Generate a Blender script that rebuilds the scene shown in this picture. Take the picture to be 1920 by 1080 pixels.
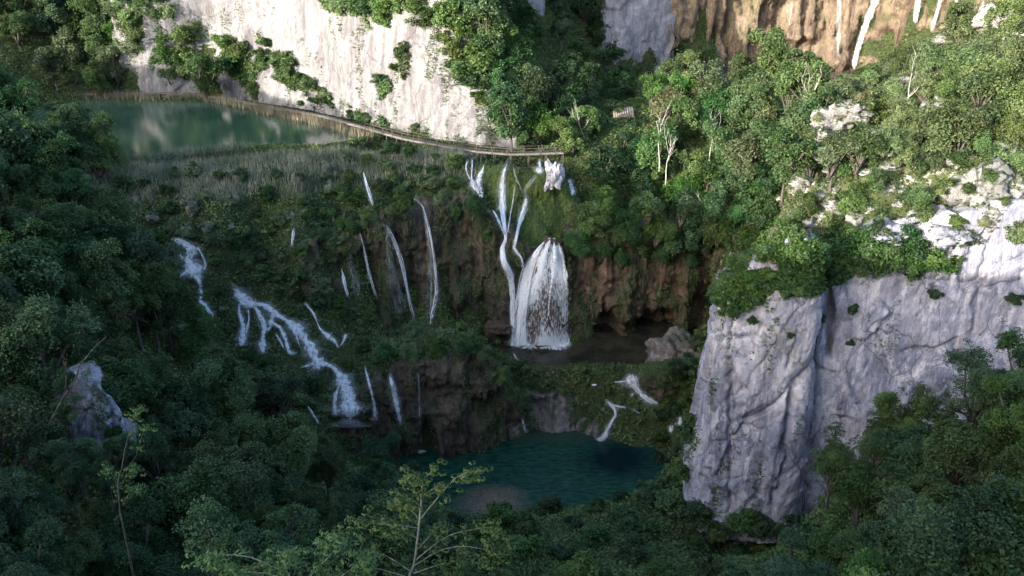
import bpy, math, random
import numpy as np
from mathutils import Vector
from mathutils.bvhtree import BVHTree

for o in list(bpy.data.objects):
    bpy.data.objects.remove(o)
scene = bpy.context.scene
COL = scene.collection
R = math.radians

# ------------------------------------------------------------------ camera
CAM = np.array((0.0, 0.0, 37.0)); PITCH = R(24.0); FPX = 1663.0
cd = bpy.data.cameras.new("camera"); cam = bpy.data.objects.new("camera", cd); COL.objects.link(cam)
cam.location = CAM; cam.rotation_euler = (R(90) - PITCH, 0, 0)
cd.sensor_width = 36.0; cd.lens = 36.0 * FPX / 1920.0; cd.clip_start = 0.5; cd.clip_end = 6000
scene.camera = cam
CP, SP = math.cos(PITCH), math.sin(PITCH)

# ------------------------------------------------------------------ light
SUN_EL, SUN_AZ = R(13.0), math.atan2(-0.70, -0.71)      # the sun stands low behind the viewpoint, to its left
w = bpy.data.worlds.new("World"); scene.world = w; w.use_nodes = True
nt = w.node_tree; bg = nt.nodes["Background"]
sky = nt.nodes.new("ShaderNodeTexSky"); sky.sky_type = 'NISHITA'; sky.sun_disc = False
sky.sun_elevation = SUN_EL; sky.sun_rotation = SUN_AZ
sky.altitude = 500; sky.air_density = 1.0; sky.dust_density = 6.5; sky.ozone_density = 2.6
nt.links.new(sky.outputs[0], bg.inputs[0]); bg.inputs[1].default_value = 0.15
sd = bpy.data.lights.new("sun", 'SUN'); sun = bpy.data.objects.new("sun", sd); COL.objects.link(sun)
sd.energy = 2.0; sd.angle = R(0.5); sd.color = (1.0, 0.93, 0.83)
_sv = Vector((math.sin(SUN_AZ) * math.cos(SUN_EL), math.cos(SUN_AZ) * math.cos(SUN_EL), math.sin(SUN_EL)))
sun.rotation_euler = _sv.to_track_quat('Z', 'Y').to_euler()
scene.view_settings.view_transform = 'Standard'; scene.view_settings.look = 'None'
scene.view_settings.exposure = 2.55; scene.view_settings.gamma = 1.0
cy = scene.cycles
cy.max_bounces = 6; cy.diffuse_bounces = 3; cy.glossy_bounces = 3; cy.transmission_bounces = 4
cy.transparent_max_bounces = 24; cy.caustics_reflective = False; cy.caustics_refractive = False
cy.sample_clamp_indirect = 6.0

# ------------------------------------------------------------------ helpers: rays, noise, meshes, naming
def ray(px, py):
    dx = (px - 960.0) / FPX; dy = (540.0 - py) / FPX
    return np.array((dx, CP + dy * SP, -SP + dy * CP))
def atz(px, py, z):
    d = ray(px, py); return CAM + d * ((z - CAM[2]) / d[2])
def aty(px, py, y):
    d = ray(px, py); return CAM + d * (y / d[1])
def att(px, py, t):
    return CAM + ray(px, py) * t
def project(P):
    P = np.asarray(P, float) - CAM
    f = P[..., 1] * CP - P[..., 2] * SP; u = P[..., 2] * CP + P[..., 1] * SP
    f = np.where(f < 0.1, 0.1, f)
    return 960 + P[..., 0] / f * FPX, 540 - u / f * FPX, f

def _h(ix, iy, iz, s):
    n = (ix.astype(np.int64) * 374761393 + iy.astype(np.int64) * 668265263 + iz.astype(np.int64) * 2147483647 + s * 974634677) & 0xFFFFFFFF
    n = ((n ^ (n >> 13)) * 1274126177) & 0xFFFFFFFF
    n = ((n ^ (n >> 16)) * 2246822519) & 0xFFFFFFFF
    return ((n ^ (n >> 15)) & 0xFFFFFF) / float(0xFFFFFF)
def vnoise(P, seed=0):
    P = np.asarray(P, float); I = np.floor(P).astype(np.int64); F = P - I; F = F * F * F * (F * (F * 6 - 15) + 10)
    r = 0
    for dx in (0, 1):
        wx = F[..., 0] if dx else 1 - F[..., 0]
        for dy in (0, 1):
            wy = F[..., 1] if dy else 1 - F[..., 1]
            for dz in (0, 1):
                wz = F[..., 2] if dz else 1 - F[..., 2]
                r = r + wx * wy * wz * _h(I[..., 0] + dx, I[..., 1] + dy, I[..., 2] + dz, seed)
    return r * 2 - 1
def fbm(P, oct=4, seed=0, gain=0.5):
    P = np.asarray(P, float); r = 0; a = 1.0
    for k in range(oct):
        r = r + a * vnoise(P * 2.0 ** k + 17.3 * k, seed + k); a *= gain
    return r
def worley(P, seed=0):
    """distance to the nearest and second nearest cell point and the nearest cell's random number"""
    P = np.asarray(P, float); I = np.floor(P).astype(np.int64)
    f1 = np.full(P.shape[:-1], 9.0); f2 = f1.copy(); cid = np.zeros(P.shape[:-1]); tilt = np.zeros(P.shape[:-1])
    for dx in (-1, 0, 1):
        for dy in (-1, 0, 1):
            for dz in (-1, 0, 1):
                c = I + np.array((dx, dy, dz)); a = (c[..., 0], c[..., 1], c[..., 2])
                q = np.stack([c[..., k] + _h(*a, seed + 11 * k) for k in range(3)], -1)
                d = np.linalg.norm(P - q, axis=-1); r = _h(*a, seed + 77)
                n = d < f1; tl = sum((P[..., k] - q[..., k]) * (_h(*a, seed + 90 + k) - 0.5) for k in range(3)); tilt = np.where(n, tl, tilt)
                f2 = np.where(n, f1, np.minimum(f2, d)); cid = np.where(n, r, cid); f1 = np.where(n, d, f1)
    return f1, f2, cid, tilt

def mesh_np(name, V, F, mat, smooth=False, attrs=None, uv=None):
    """V (n,3), F (m,k) all faces of one size, or a list of such arrays"""
    me = bpy.data.meshes.new(name)
    Fs = F if isinstance(F, list) else [F]
    V = np.asarray(V, np.float32)
    me.vertices.add(len(V)); me.vertices.foreach_set("co", V.ravel())
    nl = sum(f.size for f in Fs); nf = sum(len(f) for f in Fs)
    me.loops.add(nl); me.polygons.add(nf)
    li = np.concatenate([f.ravel() for f in Fs]).astype(np.int32)
    tot = np.concatenate([np.full(len(f), f.shape[1]) for f in Fs]).astype(np.int32)
    st = np.concatenate([[0], np.cumsum(tot)[:-1]]).astype(np.int32)
    me.loops.foreach_set("vertex_index", li); me.polygons.foreach_set("loop_start", st)
    try: me.polygons.foreach_set("loop_total", tot)
    except Exception: pass
    if smooth: me.polygons.foreach_set("use_smooth", np.ones(nf, bool))
    for k, a in (attrs or {}).items():
        at = me.attributes.new(k, 'FLOAT', 'POINT'); at.data.foreach_set("value", np.asarray(a, np.float32))
    if uv is not None:
        l = me.uv_layers.new(name="uv"); l.data.foreach_set("uv", np.asarray(uv, np.float32)[li].ravel())
    me.update(calc_edges=True); me.validate()
    for m in (mat if isinstance(mat, (list, tuple)) else [mat]): me.materials.append(m)
    return me
def link(name, me, parent=None, loc=None):
    o = bpy.data.objects.new(name, me); COL.objects.link(o)
    if parent is not None: o.parent = parent
    if loc is not None: o.location = loc
    return o
def tag(o, label=None, cat=None, group=None, kind=None):
    if label: o["label"] = label
    if cat: o["category"] = cat
    if group: o["group"] = group
    if kind: o["kind"] = kind
    return o
def thing(name, loc, label, cat, group=None):
    return tag(link(name, None, None, loc), label, cat, group)

class MB:
    """collects tubes, boxes and loose faces into one mesh"""
    def __init__(s): s.v = []; s.f = {}; s.n = 0; s.t = []
    def add(s, V, F, tint=0.5):
        V = np.asarray(V, float); F = np.asarray(F)
        s.v.append(V); s.f.setdefault(F.shape[1], []).append(F + s.n); s.n += len(V)
        s.t.append(np.full(len(V), tint) if np.isscalar(tint) else np.asarray(tint))
    def tube(s, pts, rad, k=6, tint=0.5):
        P = np.asarray(pts, float); n = len(P); rad = np.broadcast_to(np.asarray(rad, float), (n,))
        T = np.gradient(P, axis=0); T /= np.linalg.norm(T, axis=1)[:, None] + 1e-9
        ref = np.array((0.31, 0.17, 0.93)) if abs(T[:, 2]).mean() < 0.9 else np.array((1.0, 0.1, 0.0))
        A = np.cross(T, ref); A /= np.linalg.norm(A, axis=1)[:, None] + 1e-9; B = np.cross(T, A)
        a = np.linspace(0, 2 * math.pi, k, endpoint=False)
        V = P[:, None] + rad[:, None, None] * (A[:, None] * np.cos(a)[None, :, None] + B[:, None] * np.sin(a)[None, :, None])
        i = np.arange(n - 1)[:, None] * k; j = np.arange(k)[None]; j2 = (j + 1) % k
        F = np.stack([i + j, i + j2, i + k + j2, i + k + j], -1).reshape(-1, 4)
        s.add(V.reshape(-1, 3), F, tint)
        s.f.setdefault(k, []).append(np.array([np.arange(k)[::-1] + s.n - n * k]))
        s.f.setdefault(k, []).append(np.array([np.arange(k) + s.n - k]))
    def box(s, c, half, X=(1, 0, 0), Y=(0, 1, 0), Z=(0, 0, 1), tint=0.5):
        X, Y, Z = (np.array(a, float) for a in (X, Y, Z)); c = np.asarray(c, float)
        V = [c + X * half[0] * a + Y * half[1] * b + Z * half[2] * d for d in (-1, 1) for b in (-1, 1) for a in (-1, 1)]
        s.add(V, [(0, 2, 3, 1), (4, 5, 7, 6), (0, 1, 5, 4), (2, 6, 7, 3), (0, 4, 6, 2), (1, 3, 7, 5)], tint)
    def mesh(s, name, mat, smooth=False):
        return mesh_np(name, np.concatenate(s.v), [np.concatenate(f) for f in s.f.values()], mat, smooth, {"tint": np.concatenate(s.t)})

def polyline(pts, step):
    """resample a polyline of rows (x,y,...) at about STEP metres in plan"""
    P = np.asarray(pts, float); d = np.r_[0, np.cumsum(np.linalg.norm(np.diff(P[:, :2], axis=0), axis=1))]
    n = max(2, int(d[-1] / step) + 1); s = np.linspace(0, d[-1], n)
    return np.stack([np.interp(s, d, P[:, k]) for k in range(P.shape[1])], 1)
def smooth_rows(P, it=4):
    P = P.copy()
    for _ in range(it):
        P[1:-1] = 0.25 * P[:-2] + 0.5 * P[1:-1] + 0.25 * P[2:]
    return P
def in_poly(x, y, poly):
    x = np.asarray(x, float); y = np.asarray(y, float); r = np.zeros(x.shape, bool); n = len(poly)
    for i in range(n):
        x1, y1 = poly[i]; x2, y2 = poly[(i + 1) % n]
        c = ((y1 > y) != (y2 > y)) & (x < (x2 - x1) * (y - y1) / ((y2 - y1) or 1e-9) + x1)
        r ^= c
    return r
def poly_dist(x, y, poly):
    x = np.asarray(x, float); y = np.asarray(y, float); d = np.full(x.shape, 1e9); n = len(poly)
    for i in range(n):
        a = np.array(poly[i], float); b = np.array(poly[(i + 1) % n], float); e = b - a
        t = np.clip(((x - a[0]) * e[0] + (y - a[1]) * e[1]) / (e @ e + 1e-9), 0, 1)
        d = np.minimum(d, np.hypot(x - a[0] - t * e[0], y - a[1] - t * e[1]))
    return d
# ------------------------------------------------------------------ materials (all procedural)
class NT:
    def __init__(s, name):
        s.m = bpy.data.materials.new(name); s.m.use_nodes = True; s.t = s.m.node_tree; s.t.nodes.clear()
        s.out = s.n("OutputMaterial")
    def n(s, typ, **kw):
        nd = s.t.nodes.new("ShaderNode" + typ)
        for k, v in kw.items(): setattr(nd, k, v)
        return nd
    def l(s, a, b): s.t.links.new(a, b)
    def setin(s, nd, k, v):
        if hasattr(v, "is_linked"): s.l(v, nd.inputs[k])
        else: nd.inputs[k].default_value = v
    def pos(s, scale=(1, 1, 1), rot=(0, 0, 0), src=None):
        g = src or s.n("NewGeometry").outputs["Position"]
        mp = s.n("Mapping"); s.l(g, mp.inputs[0]); mp.inputs[3].default_value = scale; mp.inputs[2].default_value = rot
        return mp.outputs[0]
    def noise(s, vec, scale, detail=5, rough=0.55, dist=0.0):
        nd = s.n("TexNoise"); s.l(vec, nd.inputs["Vector"]); nd.inputs["Scale"].default_value = scale
        nd.inputs["Detail"].default_value = detail; nd.inputs["Roughness"].default_value = rough; nd.inputs["Distortion"].default_value = dist
        return nd.outputs[0]
    def vor(s, vec, scale, feature='F1', out=0):
        nd = s.n("TexVoronoi", feature=feature); s.l(vec, nd.inputs["Vector"]); nd.inputs["Scale"].default_value = scale
        return nd.outputs[out]
    def ramp(s, fac, stops, interp='LINEAR'):
        r = s.n("ValToRGB"); s.l(fac, r.inputs[0]); cr = r.color_ramp; cr.interpolation = interp
        while len(cr.elements) < len(stops): cr.elements.new(0.5)
        for e, (p, c) in zip(cr.elements, stops):
            e.position = p; e.color = (c, c, c, 1) if np.isscalar(c) else tuple(c) + (1,)
        return r.outputs[0]
    def mix(s, fac, a, b, mode='MIX'):
        m = s.n("MixRGB", blend_type=mode, use_clamp=False)
        s.setin(m, 0, fac)
        for k, v in ((1, a), (2, b)): s.setin(m, k, v if hasattr(v, "is_linked") else tuple(v) + (1,))
        return m.outputs[0]
    def math(s, op, a, b=0.0, clamp=False):
        m = s.n("Math", operation=op, use_clamp=clamp); s.setin(m, 0, a); s.setin(m, 1, b); return m.outputs[0]
    def bump(s, h, strength, dist, normal=None):
        b = s.n("Bump"); s.l(h, b.inputs["Height"]); b.inputs["Strength"].default_value = strength; b.inputs["Distance"].default_value = dist
        if normal: s.l(normal, b.inputs["Normal"])
        return b.outputs[0]
    def bsdf(s, col, rough=0.9, normal=None, spec=0.3, **kw):
        b = s.n("BsdfPrincipled"); s.setin(b, "Base Color", col if hasattr(col, "is_linked") else tuple(col) + (1,))
        s.setin(b, "Roughness", rough); b.inputs["Specular IOR Level"].default_value = spec
        if normal: s.l(normal, b.inputs["Normal"])
        for k, v in kw.items(): b.inputs[k].default_value = v
        return b.outputs[0]
    def end(s, sh): s.l(sh, s.out.inputs[0]); return s.m
    def upness(s):
        x = s.n("SeparateXYZ"); s.l(s.n("NewGeometry").outputs["Normal"], x.inputs[0]); return x.outputs[2]

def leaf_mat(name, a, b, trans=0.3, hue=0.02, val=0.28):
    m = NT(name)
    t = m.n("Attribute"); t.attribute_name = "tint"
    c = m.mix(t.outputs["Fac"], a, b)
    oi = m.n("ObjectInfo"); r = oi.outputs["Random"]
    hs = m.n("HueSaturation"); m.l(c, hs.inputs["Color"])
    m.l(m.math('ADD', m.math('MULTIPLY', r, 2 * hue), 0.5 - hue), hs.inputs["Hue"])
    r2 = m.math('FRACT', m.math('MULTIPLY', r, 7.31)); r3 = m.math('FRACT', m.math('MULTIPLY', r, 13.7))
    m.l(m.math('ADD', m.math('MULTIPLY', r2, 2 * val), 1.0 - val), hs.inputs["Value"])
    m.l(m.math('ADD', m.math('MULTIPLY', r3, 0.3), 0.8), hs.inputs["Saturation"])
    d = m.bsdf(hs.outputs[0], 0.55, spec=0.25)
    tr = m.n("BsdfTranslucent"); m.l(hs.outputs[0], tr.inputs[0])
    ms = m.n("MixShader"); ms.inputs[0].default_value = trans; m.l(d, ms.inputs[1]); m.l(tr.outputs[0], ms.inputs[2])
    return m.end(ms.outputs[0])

def limestone(name, pale, grey, stain, streak=0.5, speck=0.3, moss=0.0, bscale=1.0):
    m = NT(name); p = m.pos(); pv = m.pos((1, 1, 0.16)); pf = m.pos((1, 1, 0.5), (0.25, 0.1, 0))
    big = m.noise(p, 0.09, 5, 0.6); med = m.noise(pf, 0.7, 6, 0.65); fine = m.noise(p, 3.2, 7, 0.7)
    st = m.noise(pv, 0.55, 8, 0.72, 0.4); blot = m.noise(pf, 0.28, 9, 0.75, 0.6)
    lo = tuple(x * 0.55 for x in grey); hi = tuple(min(0.72, x * 1.15) for x in pale)
    c = m.mix(m.ramp(m.math('ADD', m.math('MULTIPLY', big, 0.6), m.math('MULTIPLY', blot, 0.4)), [(0.42, 0.0), (0.56, 1.0)]), pale, grey)
    c = m.mix(m.math('MULTIPLY', m.ramp(st, [(0.46, 0.0), (0.60, 1.0)]), streak), c, stain)
    c = m.mix(m.math('MULTIPLY', m.ramp(m.noise(pv, 1.3, 8, 0.75, 0.3), [(0.52, 0.0), (0.62, 1.0)]), 0.55), c, hi)
    c = m.mix(m.ramp(blot, [(0.36, 0.75), (0.47, 0.0)]), c, lo)
    c = m.mix(m.ramp(blot, [(0.54, 0.0), (0.60, 0.7)]), c, hi)
    c = m.mix(m.ramp(m.noise(p, 2.6, 9, 0.8, 0.3), [(0.36, 0.65), (0.47, 0.0)]), c, lo)
    c = m.mix(m.ramp(med, [(0.3, 0.5), (0.5, 0.0)]), c, lo)
    sp = m.noise(pf, 1.9, 8, 0.75, 0.5)
    c = m.mix(m.math('MULTIPLY', m.ramp(sp, [(0.60, 0.0), (0.66, 1.0)]), speck), c, (0.06, 0.055, 0.05))
    tn = m.n('TexNoise'); m.l(pf, tn.inputs['Vector']); tn.inputs['Scale'].default_value = 0.5; tn.inputs['Detail'].default_value = 6; tn.inputs['Roughness'].default_value = 0.7
    wob = m.mix(3.0, pf, tn.outputs[1], 'ADD')
    crk = m.vor(wob, 0.23, 'DISTANCE_TO_EDGE'); crk2 = m.vor(wob, 0.8, 'DISTANCE_TO_EDGE')
    k = m.ramp(crk, [(0.0, 1.0), (0.014, 0.0)])
    c = m.mix(m.math('MULTIPLY', k, m.ramp(big, [(0.44, 0.0), (0.58, 0.75)])), c, (0.07, 0.065, 0.065))
    c = m.mix(m.math('MULTIPLY', fine, 0.45), c, m.mix(1.0, c, c, 'MULTIPLY'))
    if moss:
        up = m.ramp(m.math('ADD', m.upness(), m.math('MULTIPLY', m.math('SUBTRACT', med, 0.5), 1.2)), [(0.45, 0.0), (0.7, moss)])
        c = m.mix(up, c, (0.045, 0.06, 0.02))
    h = m.math('ADD', m.math('MULTIPLY', med, 0.3), m.math('MULTIPLY', fine, 0.35))
    h = m.math('ADD', h, m.math('MULTIPLY', m.ramp(crk, [(0.0, 0.0), (0.03, 1.0)]), 0.10))
    h = m.math('ADD', h, m.math('MULTIPLY', m.ramp(crk2, [(0.0, 0.0), (0.08, 1.0)]), 0.05))
    h = m.math('ADD', h, m.math('MULTIPLY', m.noise(m.pos((1, 1, 0.35)), 2.2, 9, 0.75, 0.4), 0.55))
    return m.end(m.bsdf(c, 0.92, m.bump(h, 1.0, 0.30 * bscale), 0.2))

def tufa(name, a, b, dark, moss_col, moss=0.6, bscale=1.0):
    m = NT(name); p = m.pos(); pv = m.pos((1, 1, 0.13))
    fold = m.noise(pv, 0.75, 7, 0.65, 0.6); big = m.noise(p, 0.13, 4); fine = m.noise(m.pos((1, 1, 0.4)), 3.0, 7, 0.7)
    c = m.mix(m.ramp(big, [(0.38, 0.0), (0.62, 1.0)]), a, b)
    c = m.mix(m.ramp(fold, [(0.33, 0.95), (0.52, 0.0)]), c, dark)
    c = m.mix(m.ramp(fine, [(0.35, 0.6), (0.6, 0.0)]), c, dark)
    mv = m.noise(pv, 0.22, 6, 0.6, 0.5)
    up = m.math('ADD', m.math('MULTIPLY', m.upness(), 0.5), m.math('MULTIPLY', m.math('SUBTRACT', mv, 0.5), 3.0))
    c = m.mix(m.math('MULTIPLY', m.ramp(up, [(0.12, 0.0), (0.55, 1.0)]), moss), c, moss_col)
    h = m.math('ADD', m.math('MULTIPLY', fold, 1.0), m.math('MULTIPLY', fine, 0.4))
    return m.end(m.bsdf(c, 0.8, m.bump(h, 1.0, 0.45 * bscale), 0.3))

M = {}
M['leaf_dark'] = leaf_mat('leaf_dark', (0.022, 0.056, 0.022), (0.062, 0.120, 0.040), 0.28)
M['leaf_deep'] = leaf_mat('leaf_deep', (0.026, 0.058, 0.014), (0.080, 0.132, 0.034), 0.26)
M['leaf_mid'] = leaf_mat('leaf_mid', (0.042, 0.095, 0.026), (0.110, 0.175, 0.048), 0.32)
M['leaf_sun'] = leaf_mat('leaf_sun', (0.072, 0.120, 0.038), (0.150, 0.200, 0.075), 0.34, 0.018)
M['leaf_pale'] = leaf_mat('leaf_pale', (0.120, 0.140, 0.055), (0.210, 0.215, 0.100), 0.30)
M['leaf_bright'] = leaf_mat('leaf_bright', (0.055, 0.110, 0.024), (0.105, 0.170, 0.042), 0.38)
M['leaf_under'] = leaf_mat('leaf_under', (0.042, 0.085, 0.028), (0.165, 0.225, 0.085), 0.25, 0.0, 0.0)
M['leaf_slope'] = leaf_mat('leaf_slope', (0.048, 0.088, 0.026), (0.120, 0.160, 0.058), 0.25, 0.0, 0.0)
M['grass_shelf'] = leaf_mat('grass_shelf', (0.085, 0.125, 0.075), (0.30, 0.31, 0.22), 0.2, 0.0, 0.0)
M['reed_dry'] = leaf_mat('reed_dry', (0.16, 0.13, 0.07), (0.30, 0.25, 0.15), 0.2, 0.0, 0.0)
M['grass_dry'] = leaf_mat('grass_dry', (0.085, 0.075, 0.045), (0.17, 0.145, 0.09), 0.2, 0.0, 0.0)
def bark_mat(name, a, b):
    m = NT(name); p = m.pos((1, 1, 0.25)); n = m.noise(p, 9.0, 6, 0.7)
    return m.end(m.bsdf(m.mix(m.ramp(n, [(0.35, 0.0), (0.65, 1.0)]), a, b), 0.9, m.bump(n, 0.6, 0.03), 0.2))
M['bark'] = bark_mat('bark', (0.035, 0.030, 0.025), (0.12, 0.105, 0.09))
M['bark_pale'] = bark_mat('bark_pale', (0.22, 0.20, 0.17), (0.45, 0.43, 0.39))
M['bark_young'] = bark_mat('bark_young', (0.16, 0.15, 0.12), (0.30, 0.28, 0.22))
M['wood'] = bark_mat('weathered_wood', (0.13, 0.11, 0.095), (0.27, 0.235, 0.20)); M['wood_dark'] = bark_mat('dark_wood', (0.05, 0.042, 0.036), (0.13, 0.11, 0.09))
M['limestone'] = limestone('limestone', (0.60, 0.565, 0.58), (0.31, 0.315, 0.39), (0.155, 0.158, 0.215), 0.85, 0.6, 0.35)
M['white_rock'] = limestone('white_rock', (0.290, 0.287, 0.280), (0.240, 0.229, 0.229), (0.105, 0.088, 0.098), 0.65, 1.0)
M['grey_rock'] = limestone('grey_rock', (0.36, 0.36, 0.39), (0.25, 0.25, 0.29), (0.13, 0.13, 0.15), 0.6, 0.4, 0.5)
M['outcrop'] = limestone('outcrop', (0.35, 0.34, 0.325), (0.27, 0.26, 0.25), (0.16, 0.14, 0.125), 0.4, 0.5, 0.5)
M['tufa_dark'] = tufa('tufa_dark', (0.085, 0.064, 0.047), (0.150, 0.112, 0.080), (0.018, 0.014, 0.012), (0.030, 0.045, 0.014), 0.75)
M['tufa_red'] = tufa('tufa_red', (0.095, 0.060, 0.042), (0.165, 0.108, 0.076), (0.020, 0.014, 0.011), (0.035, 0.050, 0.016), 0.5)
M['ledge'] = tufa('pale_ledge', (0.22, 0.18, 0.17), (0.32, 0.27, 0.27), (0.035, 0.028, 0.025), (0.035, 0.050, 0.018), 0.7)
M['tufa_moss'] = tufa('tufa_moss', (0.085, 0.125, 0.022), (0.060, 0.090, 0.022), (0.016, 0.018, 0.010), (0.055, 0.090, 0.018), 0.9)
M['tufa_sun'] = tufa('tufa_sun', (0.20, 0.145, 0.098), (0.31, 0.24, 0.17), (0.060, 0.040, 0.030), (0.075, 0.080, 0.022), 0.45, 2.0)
def ground_mat():
    m = NT('ground'); p = m.pos(); n = m.noise(p, 0.35, 7, 0.65); f = m.noise(p, 2.5, 6, 0.7); r = m.noise(p, 0.16, 6, 0.7, 0.5)
    c = m.mix(m.ramp(n, [(0.35, 0.0), (0.65, 1.0)]), (0.022, 0.032, 0.012), (0.045, 0.065, 0.022))
    c = m.mix(m.ramp(f, [(0.45, 0.0), (0.7, 0.8)]), c, (0.075, 0.058, 0.038))
    return m.end(m.bsdf(c, 0.95, m.bump(m.math('ADD', n, m.math('MULTIPLY', f, 0.4)), 1.0, 0.4), 0.15))
M['ground'] = ground_mat()
def slope_mat():
    m = NT('rocky_turf'); p = m.pos(); n = m.noise(p, 0.30, 7, 0.7); f = m.noise(p, 2.2, 6, 0.7)
    c = m.mix(m.ramp(n, [(0.35, 0.0), (0.6, 1.0)]), (0.040, 0.056, 0.020), (0.085, 0.092, 0.040))
    c = m.mix(m.ramp(m.noise(p, 0.55, 8, 0.75), [(0.55, 0.0), (0.62, 1.0)]), c, (0.42, 0.39, 0.34))
    return m.end(m.bsdf(c, 0.95, m.bump(m.math('ADD', n, m.math('MULTIPLY', f, 0.4)), 1.0, 0.4), 0.15))
def water_mat(name, kind):
    m = NT(name); p = m.pos()
    if kind == 'lake':
        b = m.noise(p, 0.05, 3); c = m.mix(m.ramp(b, [(0.4, 0.0), (0.62, 1.0)]), (0.020, 0.048, 0.032), (0.042, 0.082, 0.050))
        h = m.math('ADD', m.noise(m.pos((1.0, 2.6, 1)), 1.1, 4, 0.6), m.math('MULTIPLY', m.noise(m.pos((1, 2.2, 1)), 5.0, 3, 0.6), 0.2)); s, d, ro = 0.22, 0.04, 0.02
    elif kind == 'far':
        c = m.mix(0.0, (0.10, 0.085, 0.07), (0.1, 0.1, 0.1)); h = m.noise(p, 1.0, 3); s, d, ro = 0.5, 0.1, 0.15
    elif kind == 'basin':
        b = m.noise(p, 0.35, 6, 0.65); c = m.mix(m.ramp(b, [(0.35, 0.0), (0.62, 1.0)]), (0.006, 0.010, 0.009), (0.040, 0.036, 0.022))
        h = m.noise(p, 2.5, 4); s, d, ro = 0.35, 0.05, 0.08
    else:                       # the lower pool: teal over depth, a pale brown gravel bed where it shoals at the near shore
        def spot(cx, cy, rx, ry):
            mp = m.n("Mapping"); m.l(m.n("NewGeometry").outputs["Position"], mp.inputs[0])
            mp.inputs[1].default_value = (-cx / rx, -cy / ry, 0); mp.inputs[3].default_value = (1 / rx, 1 / ry, 0)
            v = m.n("VectorMath", operation='LENGTH'); m.l(mp.outputs[0], v.inputs[0]); return v.outputs["Value"]
        wob = m.math('MULTIPLY', m.math('SUBTRACT', m.noise(p, 0.35, 5, 0.6), 0.5), 0.9)
        gr = m.ramp(m.math('ADD', spot(-2.2, 91.0, 5.6, 5.2), wob), [(0.15, 1.0), (1.25, 0.0)])
        deep = m.ramp(m.math('ADD', spot(14.5, 101, 6.5, 6.0), wob), [(0.3, 1.0), (1.1, 0.0)])
        back = m.ramp(m.math('ADD', spot(4, 107.5, 13, 3.4), wob), [(0.5, 1.0), (1.1, 0.0)])
        c = m.mix(m.ramp(m.noise(m.pos((0.45, 1.6, 1)), 1.4, 6, 0.7), [(0.38, 0.0), (0.66, 1.0)]), (0.005, 0.024, 0.016), (0.018, 0.072, 0.046))
        c = m.mix(m.math('MULTIPLY', back, 0.7), c, (0.030, 0.045, 0.034))
        c = m.mix(deep, c, (0.003, 0.012, 0.014))
        bed = m.mix(m.ramp(m.vor(p, 3.0), [(0.1, 0.0), (0.5, 1.0)]), (0.065, 0.047, 0.034), (0.16, 0.118, 0.085))
        c = m.mix(gr, c, bed)
        h = m.math('ADD', m.noise(m.pos((1, 1.5, 1)), 1.7, 4, 0.6), m.math('MULTIPLY', m.noise(p, 4.5, 3), 0.3)); s, d, ro = 0.75, 0.12, 0.05
    return m.end(m.bsdf(c, ro, m.bump(h, s, d), 0.3 if kind == 'pool' else 0.5, IOR=1.45 if kind == 'lake' else 1.33))
M['lake'] = water_mat('lake_water', 'lake'); M['pool'] = water_mat('pool_water', 'pool'); M['basin'] = water_mat('basin_water', 'basin'); M['far_pool'] = water_mat('far_water', 'far')
def fall_mat(name, lo, hi, su=3.6, sv=0.5, maxa=0.97, col=(0.94, 0.95, 0.96)):
    """falling water: white strands along the flow with gaps between them; uv in metres (u across -1..1 in x, metres along in y)"""
    m = NT(name); uvn = m.n("UVMap"); uvn.uv_map = "uv"
    oi = m.n("ObjectInfo"); off = m.n("CombineXYZ"); m.l(m.math('MULTIPLY', oi.outputs["Random"], 90), off.inputs[0])
    va = m.n("VectorMath", operation='ADD'); m.l(uvn.outputs[0], va.inputs[0]); m.l(off.outputs[0], va.inputs[1])
    mp = m.n("Mapping"); m.l(va.outputs[0], mp.inputs[0]); mp.inputs[3].default_value = (su, sv, 1)
    n = m.noise(mp.outputs[0], 1.6, 6, 0.7, 0.35)
    at = m.n("Attribute"); at.attribute_name = "edge"; de = m.n("Attribute"); de.attribute_name = "dens"
    x = m.math('ADD', n, m.math('SUBTRACT', m.math('MULTIPLY', at.outputs["Fac"], 0.46), 0.40))
    x = m.math('ADD', x, m.math('MULTIPLY', m.math('SUBTRACT', de.outputs["Fac"], 1.0), 0.45))
    a = m.math('MULTIPLY', m.ramp(x, [(lo, 0.0), (hi, 1.0)]), maxa)
    d = m.n("BsdfDiffuse"); d.inputs[0].default_value = tuple(col) + (1,)
    tl = m.n("BsdfTranslucent"); tl.inputs[0].default_value = tuple(col) + (1,)
    m.l(m.bump(n, 0.8, 0.25), d.inputs["Normal"])
    mx = m.n("MixShader"); mx.inputs[0].default_value = 0.3; m.l(d.outputs[0], mx.inputs[1]); m.l(tl.outputs[0], mx.inputs[2])
    tp = m.n("BsdfTransparent"); ms = m.n("MixShader"); m.l(a, ms.inputs[0]); m.l(tp.outputs[0], ms.inputs[1]); m.l(mx.outputs[0], ms.inputs[2])
    return m.end(ms.outputs[0])
M['fall'] = fall_mat('falling_water', 0.36, 0.62, 3.2, 0.8)
M['halo'] = fall_mat('fine_spray', 0.34, 0.80, 4.5, 2.0, 0.34)
M['rapid'] = fall_mat('tumbling_water', 0.36, 0.60, 1.5, 1.1)
M['beads'] = fall_mat('beaded_water', 0.34, 0.60, 3.0, 1.6)
M['veil'] = fall_mat('water_veil', 0.36, 0.66, 2.6, 0.22, 0.9)
M['fan'] = fall_mat('water_fan', 0.36, 0.60, 3.4, 0.75, 0.92)
M['mist'] = fall_mat('thin_water', 0.40, 0.78, 2.2, 0.16, 0.5)
M['foam'] = fall_mat('foam', 0.30, 0.60, 1.2, 1.2, 0.95)
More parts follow.
